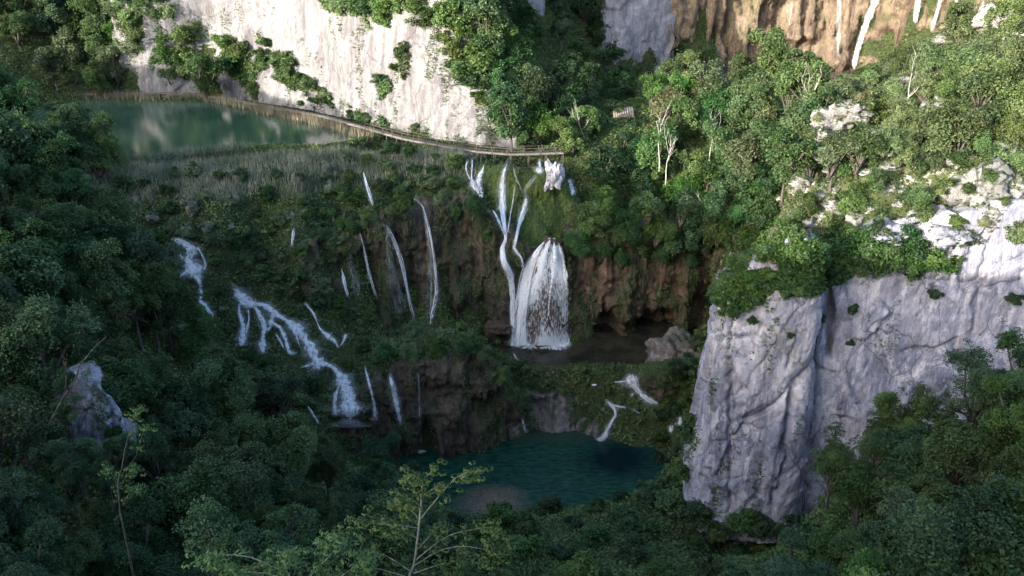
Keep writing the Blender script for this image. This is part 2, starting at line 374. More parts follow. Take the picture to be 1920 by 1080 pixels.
# ------------------------------------------------------------------ the lie of the land
Z_POOL, Z_BASIN = -33.5, -25.0
LAKE = [tuple(atz(x, y, 0)[:2]) for x, y in ((60, 205), (160, 186), (250, 187), (390, 190), (480, 203), (560, 220), (640, 238), (700, 252),
        (660, 262), (600, 272), (500, 270), (400, 282), (270, 297), (180, 300), (100, 300))]
POOL = [tuple(atz(x, y, Z_POOL)[:2]) for x, y in ((745, 850), (790, 838), (860, 838), (930, 815), (1000, 800), (1070, 798), (1125, 815), (1180, 838), (1235, 835),
        (1240, 880), (1200, 915), (1120, 950), (1000, 950), (940, 975), (890, 985), (840, 965), (800, 920), (755, 885))]
BASIN = [(-3.5, 119.5), (0, 118), (10, 118.5), (11, 126), (14, 129), (22, 130), (29, 128.5), (32, 122), (29, 114.5), (22, 112.5), (14, 112), (6, 112.4), (0, 113.2), (-3, 115)]
FAR = [(48, 226), (82, 226), (84, 205), (78, 193), (60, 192), (50, 200)]

# cliffs: rows (x, y, z foot, z top); the face looks to the right of the direction of travel (towards the viewpoint)
wb = [atz(x, y, 0) for x, y in ((395, 178), (480, 188), (600, 208), (700, 234), (800, 256), (900, 268), (985, 276))]
WHITE = [(-80, 181, 2, 54), (-72, 176.5, 0.5, 54)] + [(p[0], p[1] + 1.6, -0.6, zt) for p, zt in zip(wb, (54, 54, 52, 46, 30, 15, 3.5))] + [(3.8, 141, -0.5, 1.5)]
TUFA_L = [(-29, 113, -17, -8), (-26, 115, -18, -6.5), (-22, 118.0, -21, -6), (-15, 119.5, -23, -4), (-8, 120.5, -24, -3.5), (-2, 120.8, -25.5, -6), (1, 119.6, -26, -9), (2, 121, -26, -9.5)]
STEP = [(-12, 127, -8, -1.6), (-9, 125.8, -9, -1.2), (-4, 124.2, -10.5, -0.8), (0, 123.0, -11, -0.8), (5, 123.0, -11, -0.8), (9, 125, -10.5, -1.3), (12, 128, -9, -2)]
BOSS = [(-2.2, 122, -25.8, -10.5), (-0.6, 120.6, -25.8, -11.2), (0.9, 118.9, -25.8, -11.0), (2.6, 117.6, -25.8, -10.2), (4.8, 117.0, -25.8, -9.2), (7, 117.2, -25.8, -9.0), (8.9, 118.2, -25.8, -9.6), (10.4, 120, -25.8, -9.8), (11.8, 122, -25.8, -10)]
TUFA_R = [(8, 121.2, -26, -8.5), (12, 121.6, -26, -8), (17, 122.6, -26, -7.5), (23, 123.4, -26, -8), (28, 122.4, -26, -7), (33, 118.5, -25, -6), (36, 113, -21, -4)]
LOWER = [(-22, 99.0, -32, -26), (-19, 100.2, -34, -23), (-15, 101.6, -34.5, -20.5), (-9, 102.4, -34.5, -18.8), (-4, 103.6, -34.5, -19.4), (-0.5, 105.6, -34.5, -22), (1.2, 107.2, -34.5, -25)]
LEDGE = [(-0.5, 106.4, -34.5, -26.5), (2, 107.4, -34.5, -27.2), (5, 107.8, -34.5, -27.8), (9, 108.0, -34.5, -28.4), (13, 107.4, -34.5, -29.4), (15, 106.2, -34.5, -31)]
PILLAR = [(25, 101, -24, -3), (21.6, 93, -25, -3), (20.3, 86.5, -28, -2.4), (20.8, 83.6, -30, -1.2), (23, 82.0, -31, 1.2), (26, 81.2, -31, 4.0), (29.5, 80.8, -31, 4.6), (32.0, 81.2, -31, 4.2), (33.2, 82.3, -31, 3.8), (33.9, 84.4, -31, 3.4), (34.0, 89, -31, 3.0)]
WALL = [(33.0, 85.2, -31, 3.0), (35, 84.5, -30, 3.2), (37, 84.3, -30, 3.6), (40, 84.2, -28, 4.6), (45, 84.0, -24, 6.2), (51, 83.2, -20, 7.4), (58, 81.5, -16, 8.4), (68, 79, -12, 9)]
SLAP = [(36, 210, -2, 80), (44, 214, -2, 80), (56, 218, -3, 80), (70, 219, -3, 80), (84, 217, -3, 80), (96, 210, -2, 80), (108, 198, 2, 80), (118, 184, 6, 80)]
PALE = [(17, 216, 4, 80), (20, 207, 3, 80), (25, 205, 1, 80), (32, 207.5, -1, 80), (37.5, 211, -2, 80)]
SPIRE = [(2.6, 202, 2, 70), (3.2, 198, 2, 70), (5.2, 197, 1, 70), (7.0, 198.5, 1, 70), (7.6, 203, 2, 70)]
OUTC = [(-39.0, 62.5, -14, -2.0), (-37.6, 59.8, -14, 1.2), (-35.6, 58.6, -14, 3.2), (-33.2, 58.2, -14, 3.4), (-31.2, 58.6, -14, 1.8), (-29.9, 60, -14, -1.0), (-29.6, 62.5, -14, -2.5)]

C = []
def cp(x, y, z): C.append((x, y, z))
def cpx(px, py, y=None, z=None, t=None, dz=0.0):
    p = aty(px, py, y) if y is not None else atz(px, py, z) if z is not None else att(px, py, t)
    C.append((p[0], p[1], p[2] + dz))
def cliff_cps(rows, lean, step=6.0, front=0.0, back=4.5):
    Q = polyline(rows, step); T = np.gradient(Q[:, :2], axis=0); T /= np.linalg.norm(T, axis=1)[:, None]
    N = np.stack([T[:, 1], -T[:, 0]], 1)
    for q, n in zip(Q, N):
        a = q[:2] - n * (1.4 + front); b = q[:2] - n * (lean + back)
        cp(a[0], a[1], q[2]); cp(b[0], b[1], q[3] - 0.4)
cliff_cps(WHITE, 6, 8); cliff_cps(TUFA_L, 1.5, 5); cliff_cps(TUFA_R, 0, 5, 6.0, 9.5); cliff_cps(LOWER, 1.0, 5, 0, 3.0); cliff_cps(SLAP, 3, 14); cliff_cps(PALE, 2, 8)
cliff_cps(PILLAR[2:-1], 1.5, 5, 1.5, 4.0); cliff_cps(WALL, 3, 6)
# viewpoint and the plateau behind it, whose rim throws the evening shadow over the canyon
for p in ((0, 0, 35.2), (0, -10, 36), (18, 0, 33), (-18, 0, 29), (-30, -8, 31), (0, 10, 26), (18, 12, 22), (-18, 12, 24), (0, 22, 11), (0, 40, -7), (0, 55, -18.5), (0, 70, -27), (0, 80, -30),
          (-4, 26, 10), (12, 25, 8), (-20, 25, 9), (40, 10, 22), (60, 20, 16), (-45, 10, 26), (-60, 30, 20)): cp(*p)
RIM0, RN, RE = np.array((-97.0, -20.0)), np.array((0.39, 0.92)), np.array((0.92, -0.39))
RIM = [(-420, 62), (-260, 50), (-180, 46), (-122, 43.5), (-82, 43.0), (-54, 44.2), (-36, 44.0), (-18, 42.0), (18, 39.8), (48, 40.4), (98, 42), (200, 43), (320, 44), (480, 50)]
for u, z in RIM:
    for off, dz in ((0, 0.0), (-40, -2.0), (-120, -4)):
        q = RIM0 + RE * u + RN * off; cp(q[0], q[1], z + dz)
    if -170 < u < 90:
        q = RIM0 + RE * u + RN * 25; cp(q[0], q[1], z - 12)
# left slope (ground under the forest canopy)
for px, py, t, dz in ((20, 300, 85, -9), (150, 260, 100, -10), (250, 400, 100, -9), (300, 600, 85, -8), (500, 720, 90, -8), (700, 820, 100, -7), (0, 700, 65, -8), (0, 1000, 48, -7),
                      (300, 1050, 60, -8), (700, 1060, 64, -9), (600, 900, 80, -8), (0, 500, 74, -8), (120, 430, 84, -8), (400, 900, 70, -8), (170, 850, 64, -8), (400, 640, 95, -8)):
    cpx(px, py, t=t, dz=dz)
for p in ((-70, 70, 10), (-95, 60, 20), (-95, 100, 18), (-75, 110, 9), (-74, 122, 8), (-90, 130, 15), (-78, 134, 7), (-100, 140, 14), (-90, 152, 5.0), (-95, 165, 1.5), (-60, 118, 0.3), (-150, 150, 25), (-150, 80, 35)): cp(*p)
# shelf of reeds and bushes between the lake and the brink, and the slope of cascades below it
for px, py, z in ((270, 320, 0.4), (400, 305, 0.4), (520, 290, 0.3), (640, 285, 0.4), (740, 290, 0.4), (850, 305, 0.0), (700, 340, -0.6), (560, 340, -0.4), (420, 360, -1.0), (320, 390, -2.2),
                  (640, 372, -2.0), (540, 395, -3.2), (420, 430, -5.0), (800, 350, -1.4), (880, 345, -1.8)): cpx(px, py, z=z)
for px, py, y in ((320, 450, 116), (350, 510, 113.5), (440, 540, 113.5), (490, 610, 111), (560, 620, 110.5), (600, 680, 107.5), (640, 740, 105), (660, 790, 103), (400, 600, 109), (440, 690, 106),
                  (520, 700, 104.5), (600, 790, 101), (600, 470, 116.5), (620, 560, 114.5), (500, 500, 116), (560, 540, 114), (650, 640, 110.5), (700, 600, 116.5), (300, 520, 110), (690, 720, 103.2),
                  (540, 460, 117), (460, 470, 117)): cpx(px, py, y=y)
for p in ((-20, 113, -21.6), (-12, 112, -20.4), (-5, 112, -21.2), (-12, 106.5, -18.9), (-6, 107.5, -19.4), (-18, 107, -20.5), (0, 110.8, -24.2), (0, 115, -25.4), (-3, 113, -23.6)): cp(*p)
for p in ((4, 111.6, -24.7), (10, 111.4, -24.9), (16, 111.2, -25.0), (21, 111.6, -25.2), (4, 110.0, -27.2), (9, 109.8, -27.9), (13, 109.4, -28.6), (17, 107.6, -29.5), (20, 107.5, -29), (24, 107, -28.5), (16, 106, -32.6), (20, 104.5, -32.8),
          (24, 105, -30.5), (22.5, 100, -33), (24, 96, -31.5), (20, 94, -31.8), (30, 112, -24), (33, 108, -18), (34, 112, -14), (29, 105, -23), (27, 98, -26), (16, 116, -26.2), (6, 116, -26.2)): cp(*p)
# near shore, bottom of the picture
for p in ((0, 86, -31.5), (8, 88, -31.8), (-8, 86, -31.2), (-16, 92, -30), (-17, 99, -32), (16, 88, -30.5), (12, 76, -28), (20, 76, -28.5), (25, 76, -29), (27, 66, -23), (30, 74, -27), (38, 74, -23), (48, 70, -16),
          (20, 58, -20), (27, 50, -8), (32, 53, -4), (45, 45, 0), (30, 62, -9), (35, 66, -7), (27, 58, -12), (31, 71, -15), (42, 66, -5), (39, 73, -13), (24, 66, -22), (20, 38, -4), (20, 64, -23), (40, 60, -3), (60, 60, 1), (55, 76, -12), (10, 62, -21), (33, 79, -30), (-10, 74, -27), (70, 40, 8)): cp(*p)
# white cliff crest, gorge, far plateau
for p in ((-10, 165, 20), (-18, 180, 36), (-4, 178, 11), (-8, 200, 26), (3, 158, 3.5), (10, 150, 1.5), (14, 165, 3.0), (14, 182, 4.5), (14, 198, 7), (12, 214, 18), (10, 238, 48), (-2, 215, 34),
          (24, 190, 2.5), (40, 198, -1), (66, 208, -4.5), (50, 185, 0), (60, 175, 1.5), (0, 260, 70), (60, 250, 76), (120, 240, 80), (150, 200, 70), (-80, 215, 58), (-150, 230, 70), (-150, 200, 50),
          (-40, 200, 52), (-112, 180, 12), (-86, 178, 3.0), (-98, 178, 8), (-80, 178, 1.5), (-92, 196, 22), (-110, 200, 34), (-86, 205, 34), (-120, 165, 14), (-84, 190, 14)): cp(*p)
# middle and right slopes
for p in ((14, 133, -0.5), (20, 128, -4.5), (28, 127, -5), (34, 124, -4), (14, 127, -5.5), (20, 140, 0.5), (30, 140, 1.0), (26, 155, 2), (38, 150, 2.5), (38, 165, 2.0), (45, 160, 4), (36, 134, 0),
          (42, 132, 4.0), (32, 116, -4.5), (30, 108, -4), (26, 97, -1.5), (30, 100, 0.5), (34, 108, 0.5), (34, 93, 4.0), (40, 92, 6.2), (48, 90, 8.0), (37, 114, 2.0), (42, 105, 5.2), (47, 102, 8.0), (52.7, 92, 9.3),
          (57.5, 105, 17), (54, 122, 13.0), (44, 118, 8.0), (42, 127, 5.0), (69, 150, 15), (70, 128, 21), (62, 150, 9), (62, 140, 12), (80, 165, 16), (92, 180, 14), (90, 140, 30), (100, 110, 34), (70, 95, 20), (100, 70, 26),
          (60, 90, 13), (120, 160, 40)): cp(*p)
for a in range(0, 360, 20):
    for r_, z in ((420, 62), (1200, 75), (2600, 90)): cp(r_ * math.cos(R(a)), 90 + r_ * math.sin(R(a)), z if math.sin(R(a)) > -0.1 else 34)
C = np.array(C)
A = np.linalg.norm(C[:, None, :2] - C[None, :, :2], axis=-1); n_ = len(C)
K = np.zeros((n_ + 1, n_ + 1)); K[:n_, :n_] = A + np.eye(n_) * -0.35; K[:n_, n_] = 1; K[n_, :n_] = 1
W_ = np.linalg.lstsq(K, np.r_[C[:, 2], 0], rcond=None)[0]
def axis(lo, hi, step, far):
    a = list(np.arange(lo, hi + 1e-6, step)); s = step
    l, r = [lo], [hi]
    while r[-1] < far: s *= 1.25; r.append(r[-1] + s); l.append(l[-1] - s)
    return np.array(l[:0:-1] + a + r[1:])
GX = axis(-105, 100, 0.8, 2400); GY = axis(-20, 235, 0.8, 2400)
XX, YY = np.meshgrid(GX, GY); FL = np.stack([XX.ravel(), YY.ravel()], 1)
H = np.concatenate([np.linalg.norm(b[:, None] - C[None, :, :2], axis=-1) @ W_[:n_] + W_[n_] for b in np.array_split(FL, 60)]).reshape(XX.shape)
P3 = np.stack([XX, YY, np.zeros_like(XX)], -1)
amp = np.clip(np.hypot(XX, YY - 100) / 60, 0.6, 3)
H += fbm(P3 / 7.0, 4, 3) * 0.45 * np.minimum(amp, 1.4) + fbm(P3 / 1.7, 3, 9) * 0.16
for poly, zw in ((LAKE, 0.0), (POOL, Z_POOL), (BASIN, Z_BASIN), (FAR, -2.0)):
    d = poly_dist(XX, YY, poly); ins = in_poly(XX, YY, poly)
    H = np.where(ins, np.minimum(H, zw - 0.25 - np.minimum(d * 0.35, 2.0)), np.where(d < 2.5, np.maximum(H, zw + 0.06 + d * 0.05), H))
H[(np.hypot(XX, YY) < 1.6) & (YY < 0.9)] = 35.2
def ground(x, y):
    x = np.asarray(x, float); y = np.asarray(y, float)
    i = np.clip(np.searchsorted(GX, x) - 1, 0, len(GX) - 2); j = np.clip(np.searchsorted(GY, y) - 1, 0, len(GY) - 2)
    u = (x - GX[i]) / (GX[i + 1] - GX[i]); v = (y - GY[j]) / (GY[j + 1] - GY[j])
    return (H[j, i] * (1 - u) + H[j, i + 1] * u) * (1 - v) + (H[j + 1, i] * (1 - u) + H[j + 1, i + 1] * u) * v
nx, ny = len(GX), len(GY)
ii = (np.arange(ny - 1)[:, None] * nx + np.arange(nx - 1)[None]).ravel()
TF = np.stack([ii, ii + 1, ii + nx + 1, ii + nx], 1); TV = np.stack([XX.ravel(), YY.ravel(), H.ravel()], 1)
M['slope'] = slope_mat()
SLOPE_ZONE = [(22, 88), (36, 88), (60, 82), (120, 100), (120, 170), (70, 170), (60, 148), (44, 138), (37, 126), (34, 110), (24, 100)]
te = mesh_np("terrain", TV, TF, [M['ground'], M['slope']], True)
cxy = TV[TF].mean(1); te.polygons.foreach_set("material_index", in_poly(cxy[:, 0], cxy[:, 1], SLOPE_ZONE).astype(np.int32))
tag(link("terrain", te), kind="structure")
def flat(name, poly, z, mat):
    P = polyline(list(poly) + [poly[0]], 1.0)[:-1]
    me = bpy.data.meshes.new(name); me.from_pydata([(p[0], p[1], z) for p in P], [], [list(range(len(P)))[::1]]); me.materials.append(mat); me.update()
    if me.polygons[0].normal.z < 0: me.flip_normals()
    tag(link(name, me), kind="structure")
def grow(poly, d):
    c = np.mean(np.array(poly), 0); return [tuple(np.array(p) + (np.array(p) - c) / np.linalg.norm(np.array(p) - c) * d) for p in poly]
flat("lake_water", grow(LAKE, 1.2), 0.0, M['lake']); flat("pool_water", grow(POOL, 1.0), Z_POOL, M['pool'])
flat("basin_water", grow(BASIN, 0.8), Z_BASIN, M['basin']); flat("far_pool_water", FAR, -2.0, M['far_pool'])

# ------------------------------------------------------------------ cliffs
SOLIDS = [(TV, TF)]
def cliff(name, rows, mat, lean, style, label, cat, du=0.4, thick=5.0, caves=(), amp=1.0, seed=0, sm=6, curve=1.0, cracks=(), rag=0.9):
    Q = smooth_rows(polyline(rows, du), sm); T = np.gradient(Q[:, :2], axis=0); T /= np.linalg.norm(T, axis=1)[:, None] + 1e-9
    T = smooth_rows(T, 10); T /= np.linalg.norm(T, axis=1)[:, None] + 1e-9
    N = np.stack([T[:, 1], -T[:, 0], np.zeros(len(T))], 1)
    hmax = (Q[:, 3] - Q[:, 2]).max(); nv = int(hmax / du) + 2; nb = max(4, int(thick / 0.8))
    s = np.linspace(0, 1, nv)
    top = Q[:, 3] + rag * amp * fbm(np.stack([Q[:, 0], Q[:, 1], Q[:, 3] * 0], 1) / 2.2, 4, seed + 5)
    Z = Q[:, 2][None] + (top - Q[:, 2])[None] * s[:, None]
    off = lean * s[:, None] ** curve * np.ones_like(Z)
    P = np.stack([np.broadcast_to(Q[:, 0], Z.shape), np.broadcast_to(Q[:, 1], Z.shape), Z], -1) - N[None] * off[..., None]
    if style == 'tufa':
        g = P * np.array((1, 1, 0.16))
        d = 1.1 * fbm(g / 3.2, 4, seed) + 0.55 * np.abs(fbm(g / 1.1, 4, seed + 3)) + 0.9 * vnoise(P / np.array((4, 4, 3.0)), seed + 8)
        d += 0.25 * fbm(P / 0.7, 3, seed + 12)
    else:
        Rm = np.array(((0.95, 0.0, 0.30), (0.0, 1.0, 0.0), (-0.30, 0.0, 0.95)))
        g = (P + 0.8 * np.stack([vnoise(P / 3, seed + k) for k in range(3)], -1)) @ Rm
        f1, f2, cid, tl = worley(g / np.array((3.6, 3.6, 8.0)), seed); e1, e2, cid2, tl2 = worley(g / np.array((1.3, 1.3, 2.4)), seed + 40); h1, h2, cid3, tl3 = worley(g / np.array((0.65, 0.65, 0.9)), seed + 60)
        d = 0.8 * (cid - 0.5) + 1.5 * tl - 0.30 * np.exp(-((f2 - f1) / 0.03) ** 2) + 0.16 * (cid2 - 0.5) + 0.40 * tl2 + 0.30 * tl3 + 0.08 * (cid3 - 0.5)
        d = 0.75 * d + 0.7 * vnoise(P / np.array((6, 6, 12.0)), seed + 20) + 0.07 * fbm(P / 0.5, 3, seed + 30)
    d *= amp * np.clip(1.15 - 0.25 * s[:, None] ** 8, 0, 1)
    for (x, z, rx, rz, dep) in caves:
        r = ((P[..., 0] - x) / rx) ** 2 + (np.maximum(P[..., 2] - z, 0) / rz) ** 2
        d -= dep * np.exp(-r ** 2)
    for pts, y, wd, dep in cracks:                    # clefts, given by the places they pass
        L_ = polyline([tuple(aty(a, b, y)[[0, 2]]) for a, b in pts], 0.15); wob = 0.25 * vnoise(P / 0.9, seed + 70)
        r = np.min([np.hypot(P[..., 0] + wob - a, P[..., 2] + wob - b) for a, b in L_], axis=0); d -= dep * np.exp(-(r / wd) ** 2)
    P = P + N[None] * d[..., None]
    rowsP = [P]
    for k in range(1, nb + 1):                       # the top runs back into the hillside
        b = P[-1] - N * (thick * k / nb)
        b[:, 2] = P[-1][:, 2] * (1 - 0.0) - 0.15 * k + 0.45 * amp * fbm(b / 1.5, 3, seed + 50)
        rowsP.append(b[None])
    bot = rowsP[-1][0].copy(); bot[:, 2] = Q[:, 2] - 1.0; rowsP.append(bot[None])
    P = np.concatenate(rowsP); nr, nc = P.shape[:2]
    V = P.reshape(-1, 3); i = (np.arange(nr - 1)[:, None] * nc + np.arange(nc - 1)[None]).ravel()
    F = [np.stack([i, i + 1, i + nc + 1, i + nc], 1)]
    me = mesh_np(name, V, F, mat, style == 'tufa'); o = link(name, me); tag(o, label, cat)
    SOLIDS.append((V, F[0])); return o
def boulder(name, c, r, mat, label, seed, cat="boulder", style='rock', sub=40):
    th = np.linspace(0, math.pi, sub); ph = np.linspace(0, 2 * math.pi, 2 * sub, endpoint=False)
    D = np.stack([np.outer(np.sin(th), np.cos(ph)), np.outer(np.sin(th), np.sin(ph)), np.outer(np.cos(th), np.ones_like(ph))], -1)
    f1, f2, cid, tl = worley(D * 1.6 + seed, seed)
    k = 1 + 0.30 * fbm(D * 1.5 + seed, 3, seed) + 0.18 * (cid - 0.5) - 0.10 * np.exp(-((f2 - f1) / 0.06) ** 2) + 0.05 * fbm(D * 7, 3, seed)
    if style == 'crag':
        g1, g2, gid, gt = worley(D * 3.4 + seed * 1.7, seed + 9); k = 1 + 0.40 * fbm(D * 1.2 + seed, 2, seed) + 0.30 * (cid - 0.5) + 0.8 * tl + 0.10 * (gid - 0.5) + 0.5 * gt; k = np.clip(k, 0.35, 1.8)
    if style == 'tufa': k = k + 0.10 * np.abs(fbm(D * np.array((7, 7, 1.3)), 3, seed))
    V = (D * k[..., None] * np.array(r) + np.array(c)).reshape(-1, 3); nc = 2 * sub
    i = np.arange(sub - 1)[:, None] * nc; j = np.arange(nc)[None]; j2 = (j + 1) % nc
    F = np.stack([i + j, i + nc + j, i + nc + j2, i + j2], -1).reshape(-1, 4)
    o = link(name, mesh_np(name, V, F, mat, style != 'crag')); tag(o, label, cat); SOLIDS.append((V, F)); return o

cliff("cliff_face", WHITE, M['white_rock'], 7, 'rock', "big sunlit white limestone cliff above the boardwalk and upper lake", "cliff", 0.5, 5, amp=0.75, seed=1)
cliff("travertine_wall", TUFA_L, M['tufa_dark'], 1.6, 'tufa', "dark brown travertine wall with thin water threads, left of the main waterfall", "cliff", 0.3, 5, caves=((-20.5, -20, 1.0, 8, 2.6), (-14.8, -21, 1.3, 9, 2.8), (-9.5, -22, 1.0, 9, 2.8), (-4.0, -23, 0.9, 7, 2.4)), amp=1.7, rag=0.35, seed=21)
cliff("travertine_step", STEP, M['tufa_moss'], 5.2, 'tufa', "mossy green travertine step just under the wooden boardwalk", "cliff", 0.28, 4, amp=0.8, seed=31, curve=0.8)
cliff("travertine_boss", BOSS, M['tufa_red'], 3.4, 'tufa', "rounded reddish travertine mound under the fan shaped waterfall", "cliff", 0.25, 6, amp=0.6, seed=41, curve=1.6, rag=0.4)
cliff("travertine_wall", TUFA_R, M['tufa_red'], -0.6, 'tufa', "brown travertine wall with two dark caves, right of the fan shaped waterfall", "cliff", 0.3, 5, amp=1.7, rag=0.35, seed=51,
      caves=((14.2, -24.6, 1.7, 3.4, 6.0), (22.6, -25.0, 3.0, 3.4, 6.0), (29, -23, 1.6, 6, 3.0)))
cliff("travertine_wall", LOWER, M['tufa_dark'], 1.0, 'tufa', "dark overhung travertine wall dropping into the lower teal pool", "cliff", 0.3, 3, amp=1.6, rag=0.35, seed=61, caves=((-11.6, -33, 1.2, 5, 3.5),))
cliff("rock_ledge", LEDGE, M['ledge'], 1.2, 'tufa', "low grey and mossy ledge at the back of the lower pool", "rock ledge", 0.25, 1.6, amp=0.8, seed=71, rag=0.4)
cliff("rock_buttress", PILLAR, M['limestone'], 1.8, 'rock', "pale grey limestone buttress left of the deep dark cleft", "cliff", 0.22, 6, amp=0.85, rag=1.1, seed=81,
      cracks=(([(1556, 520), (1562, 580), (1566, 640), (1550, 690), (1500, 728), (1488, 770), (1470, 850)], 81, 0.32, 1.5), ([(1376, 600), (1374, 700), (1371, 820), (1366, 970)], 81.5, 0.2, 0.8), ([(1495, 725), (1450, 775), (1405, 800)], 81, 0.22, 0.6),
              ([(1480, 850), (1462, 905), (1445, 950)], 81, 0.25, 0.7), ([(1340, 660), (1420, 640), (1470, 670)], 82, 0.16, 0.4), ([(1450, 600), (1500, 640), (1480, 700)], 81, 0.16, 0.4)))
cliff("rock_wall", WALL, M['limestone'], 3.0, 'rock', "broad grey limestone wall right of the deep dark cleft", "cliff", 0.26, 6, amp=0.65, rag=1.8, seed=91,
      cracks=(([(1560, 490), (1566, 560), (1572, 620), (1566, 680)], 84.4, 0.30, 2.6), ([(1700, 668), (1760, 655), (1790, 640), (1800, 690)], 85, 0.2, 0.6), ([(1890, 390), (1882, 470), (1850, 560), (1835, 650)], 83.5, 0.3, 0.8), ([(1600, 560), (1720, 530), (1850, 545), (1920, 530)], 84.5, 0.14, 0.4), ([(1630, 700), (1640, 620), (1690, 590)], 85, 0.16, 0.4)))
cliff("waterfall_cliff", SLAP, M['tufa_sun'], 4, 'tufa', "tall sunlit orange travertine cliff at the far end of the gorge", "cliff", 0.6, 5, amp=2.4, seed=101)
cliff("pale_cliff", PALE, M['grey_rock'], 3, 'rock', "smooth pale cliff between the gorge and the orange waterfall cliff", "cliff", 0.5, 5, amp=1.0, seed=111)
cliff("rock_pinnacle", SPIRE, M['grey_rock'], 1.0, 'rock', "narrow shaded grey rock rib standing in the gorge", "rock", 0.5, 3, amp=0.7, seed=121)
cliff("rock_outcrop", OUTC, M['limestone'], 1.2, 'rock', "bluish grey rock showing through the leaves of the left forest", "rock", 0.2, 3, amp=0.9, seed=131)
boulder("boulder", atz(1268, 668, -23.5), (4.0, 3.0, 3.1), M['ledge'], "large pinkish brown boulder between the basin and the limestone buttress", 5, style='tufa')
boulder("boulder", aty(1240, 715, 108.5), (2.2, 1.8, 2.6), M['tufa_dark'], "dark boulder dripping with moss beside the small foaming rapid", 6, style='tufa')
boulder("boulder", aty(1038, 330, 125.0), (1.0, 0.9, 1.9), M['limestone'], "upright whitish boulder at the top of the falls under the boardwalk end", 7, style='crag')
boulder("boulder", aty(965, 478, 120.3), (1.3, 1.2, 1.5), M['tufa_moss'], "mossy boulder splitting the main waterfall", 8, style='tufa')
boulder("boulder", aty(935, 615, 118.5), (2.0, 1.4, 1.2), M['tufa_red'], "low reddish boulder at the left foot of the main waterfall", 9, style='tufa')
OUTCROPS = [(1565, 215, 118, (2.2, 1.6, 2.0), "white crag between trees, upper left end of the sunlit slope"), (1605, 205, 117, (1.8, 1.4, 1.2), "small white crag just right of the upper left crag"),
    (1548, 285, 112, (1.6, 1.4, 0.9), "low white rock below the upper crags on the sunlit slope"), (1590, 335, 105, (1.5, 1.3, 1.5), "shaded grey and white rock in the middle of the sunlit slope"),
    (1505, 340, 108, (1.0, 0.9, 0.8), "small white rock at the left edge of the sunlit slope"), (1840, 345, 89, (2.4, 1.6, 2.6), "biggest white crag, high on the right of the sunlit slope"),
    (1880, 295, 92, (2.2, 1.5, 1.3), "white slab just above the biggest crag"), (1755, 115, 128, (2.4, 1.6, 1.4), "white crag near the top of the slope under the right waterfall threads"),
    (1790, 70, 140, (2.6, 1.8, 1.0), "flat white crag beside the waterfall cliff"), (1880, 30, 128, (2.2, 1.8, 2.2), "grey white crag in the top right trees"),
    (1700, 330, 97, (1.0, 0.8, 0.7), "little white stone in the grass left of the biggest crag"), (1660, 455, 86.5, (1.4, 1.0, 1.0), "pale rock among shrubs on top of the grey wall"),
    (1790, 440, 86, (1.7, 1.2, 1.1), "row of white blocks along the brink of the grey wall"), (1850, 405, 87, (1.3, 1.1, 1.2), "white block under the biggest crag at the wall's brink"),
    (1480, 480, 85.5, (1.4, 1.2, 1.8), "knobbly grey rock on the buttress crest"), (1425, 485, 90, (1.0, 0.9, 1.0), "small whitish rock left of the buttress crest"),
    (1375, 545, 85.0, (1.2, 1.2, 1.2), "grey knob at the left shoulder of the buttress"), (1910, 60, 118, (1.2, 1.2, 3.0), "white rock cut by the right picture edge near the top"),
    (1862, 165, 106, (1.3, 1.0, 0.7), "small pale rock under the treetops at the slope's upper right"), (1905, 195, 103, (1.2, 1.0, 0.9), "pale rock at the right picture edge, below the upper right trees"), (1850, 240, 99, (1.4, 1.0, 0.6), "flat pale rock halfway up the right of the slope"),
    (1570, 318, 106, (1.1, 0.9, 0.6), "low pale stone left of the shaded middle rock"), (1610, 350, 104, (1.4, 1.0, 0.9), "pale broken stone right of the shaded middle rock"), (1530, 250, 115, (1.0, 0.8, 1.1), "pointed white rock under the upper left crag"),
    (1720, 420, 89, (1.6, 1.0, 0.9), "pale block in the turf above the middle of the grey wall"), (1890, 345, 89, (1.6, 1.2, 1.8), "tall white crag right beside the biggest crag"), (1810, 300, 92, (1.2, 1.0, 0.8), "white stone left of the white slab"), (1640, 250, 108, (0.9, 0.8, 0.6), "lone small white stone in the middle of the slope"),
    (1750, 200, 112, (1.1, 0.9, 0.7), "white stone among small trees high on the slope"), (1580, 400, 96, (1.2, 0.9, 0.8), "pale stone in the turf just above the dark cleft")]
for k, (px, py, y, r, lab) in enumerate(OUTCROPS):
    boulder("crag", aty(px, py, y) + np.array((0, 0.3, -0.35 * r[2])), (r[0] * 1.15, r[1], r[2]), M['outcrop'] if py < 420 else M['limestone'], lab, 200 + k, "rock", 'crag', sub=34)

_r = random.Random(77); SLOPE_STONES = []
for _ in range(400):
    px, py = _r.uniform(1450, 1915), _r.uniform(120, 430)
    if len(SLOPE_STONES) < 34 and bool(in_poly(px, py, [(1460, 330), (1560, 240), (1700, 150), (1880, 120), (1915, 400), (1700, 415), (1480, 435)])) and all(math.hypot(px - a[0], py - a[1]) > 26 for a in SLOPE_STONES):
        d_ = ray(px, py); t_ = np.arange(60, 200, 0.5); q = CAM + d_ * t_[:, None]; k_ = np.flatnonzero(q[:, 2] < ground(q[:, 0], q[:, 1]))
        if len(k_) and not any(bool(in_poly(q[k_[0], 0], q[k_[0], 1], w_)) for w_ in (LAKE, FAR)):
            s_ = _r.uniform(0.5, 1.15); o = boulder("crag", q[k_[0]] + (0, 0, 0.1), (s_ * 1.2, s_, s_ * _r.uniform(.5, .9)), M['outcrop'], None, 300 + len(SLOPE_STONES), "rock", 'crag', sub=20); o["group"] = "pale stones strewn over the sunlit slope"
            SLOPE_STONES.append((px, py, o, q[k_[0]]))
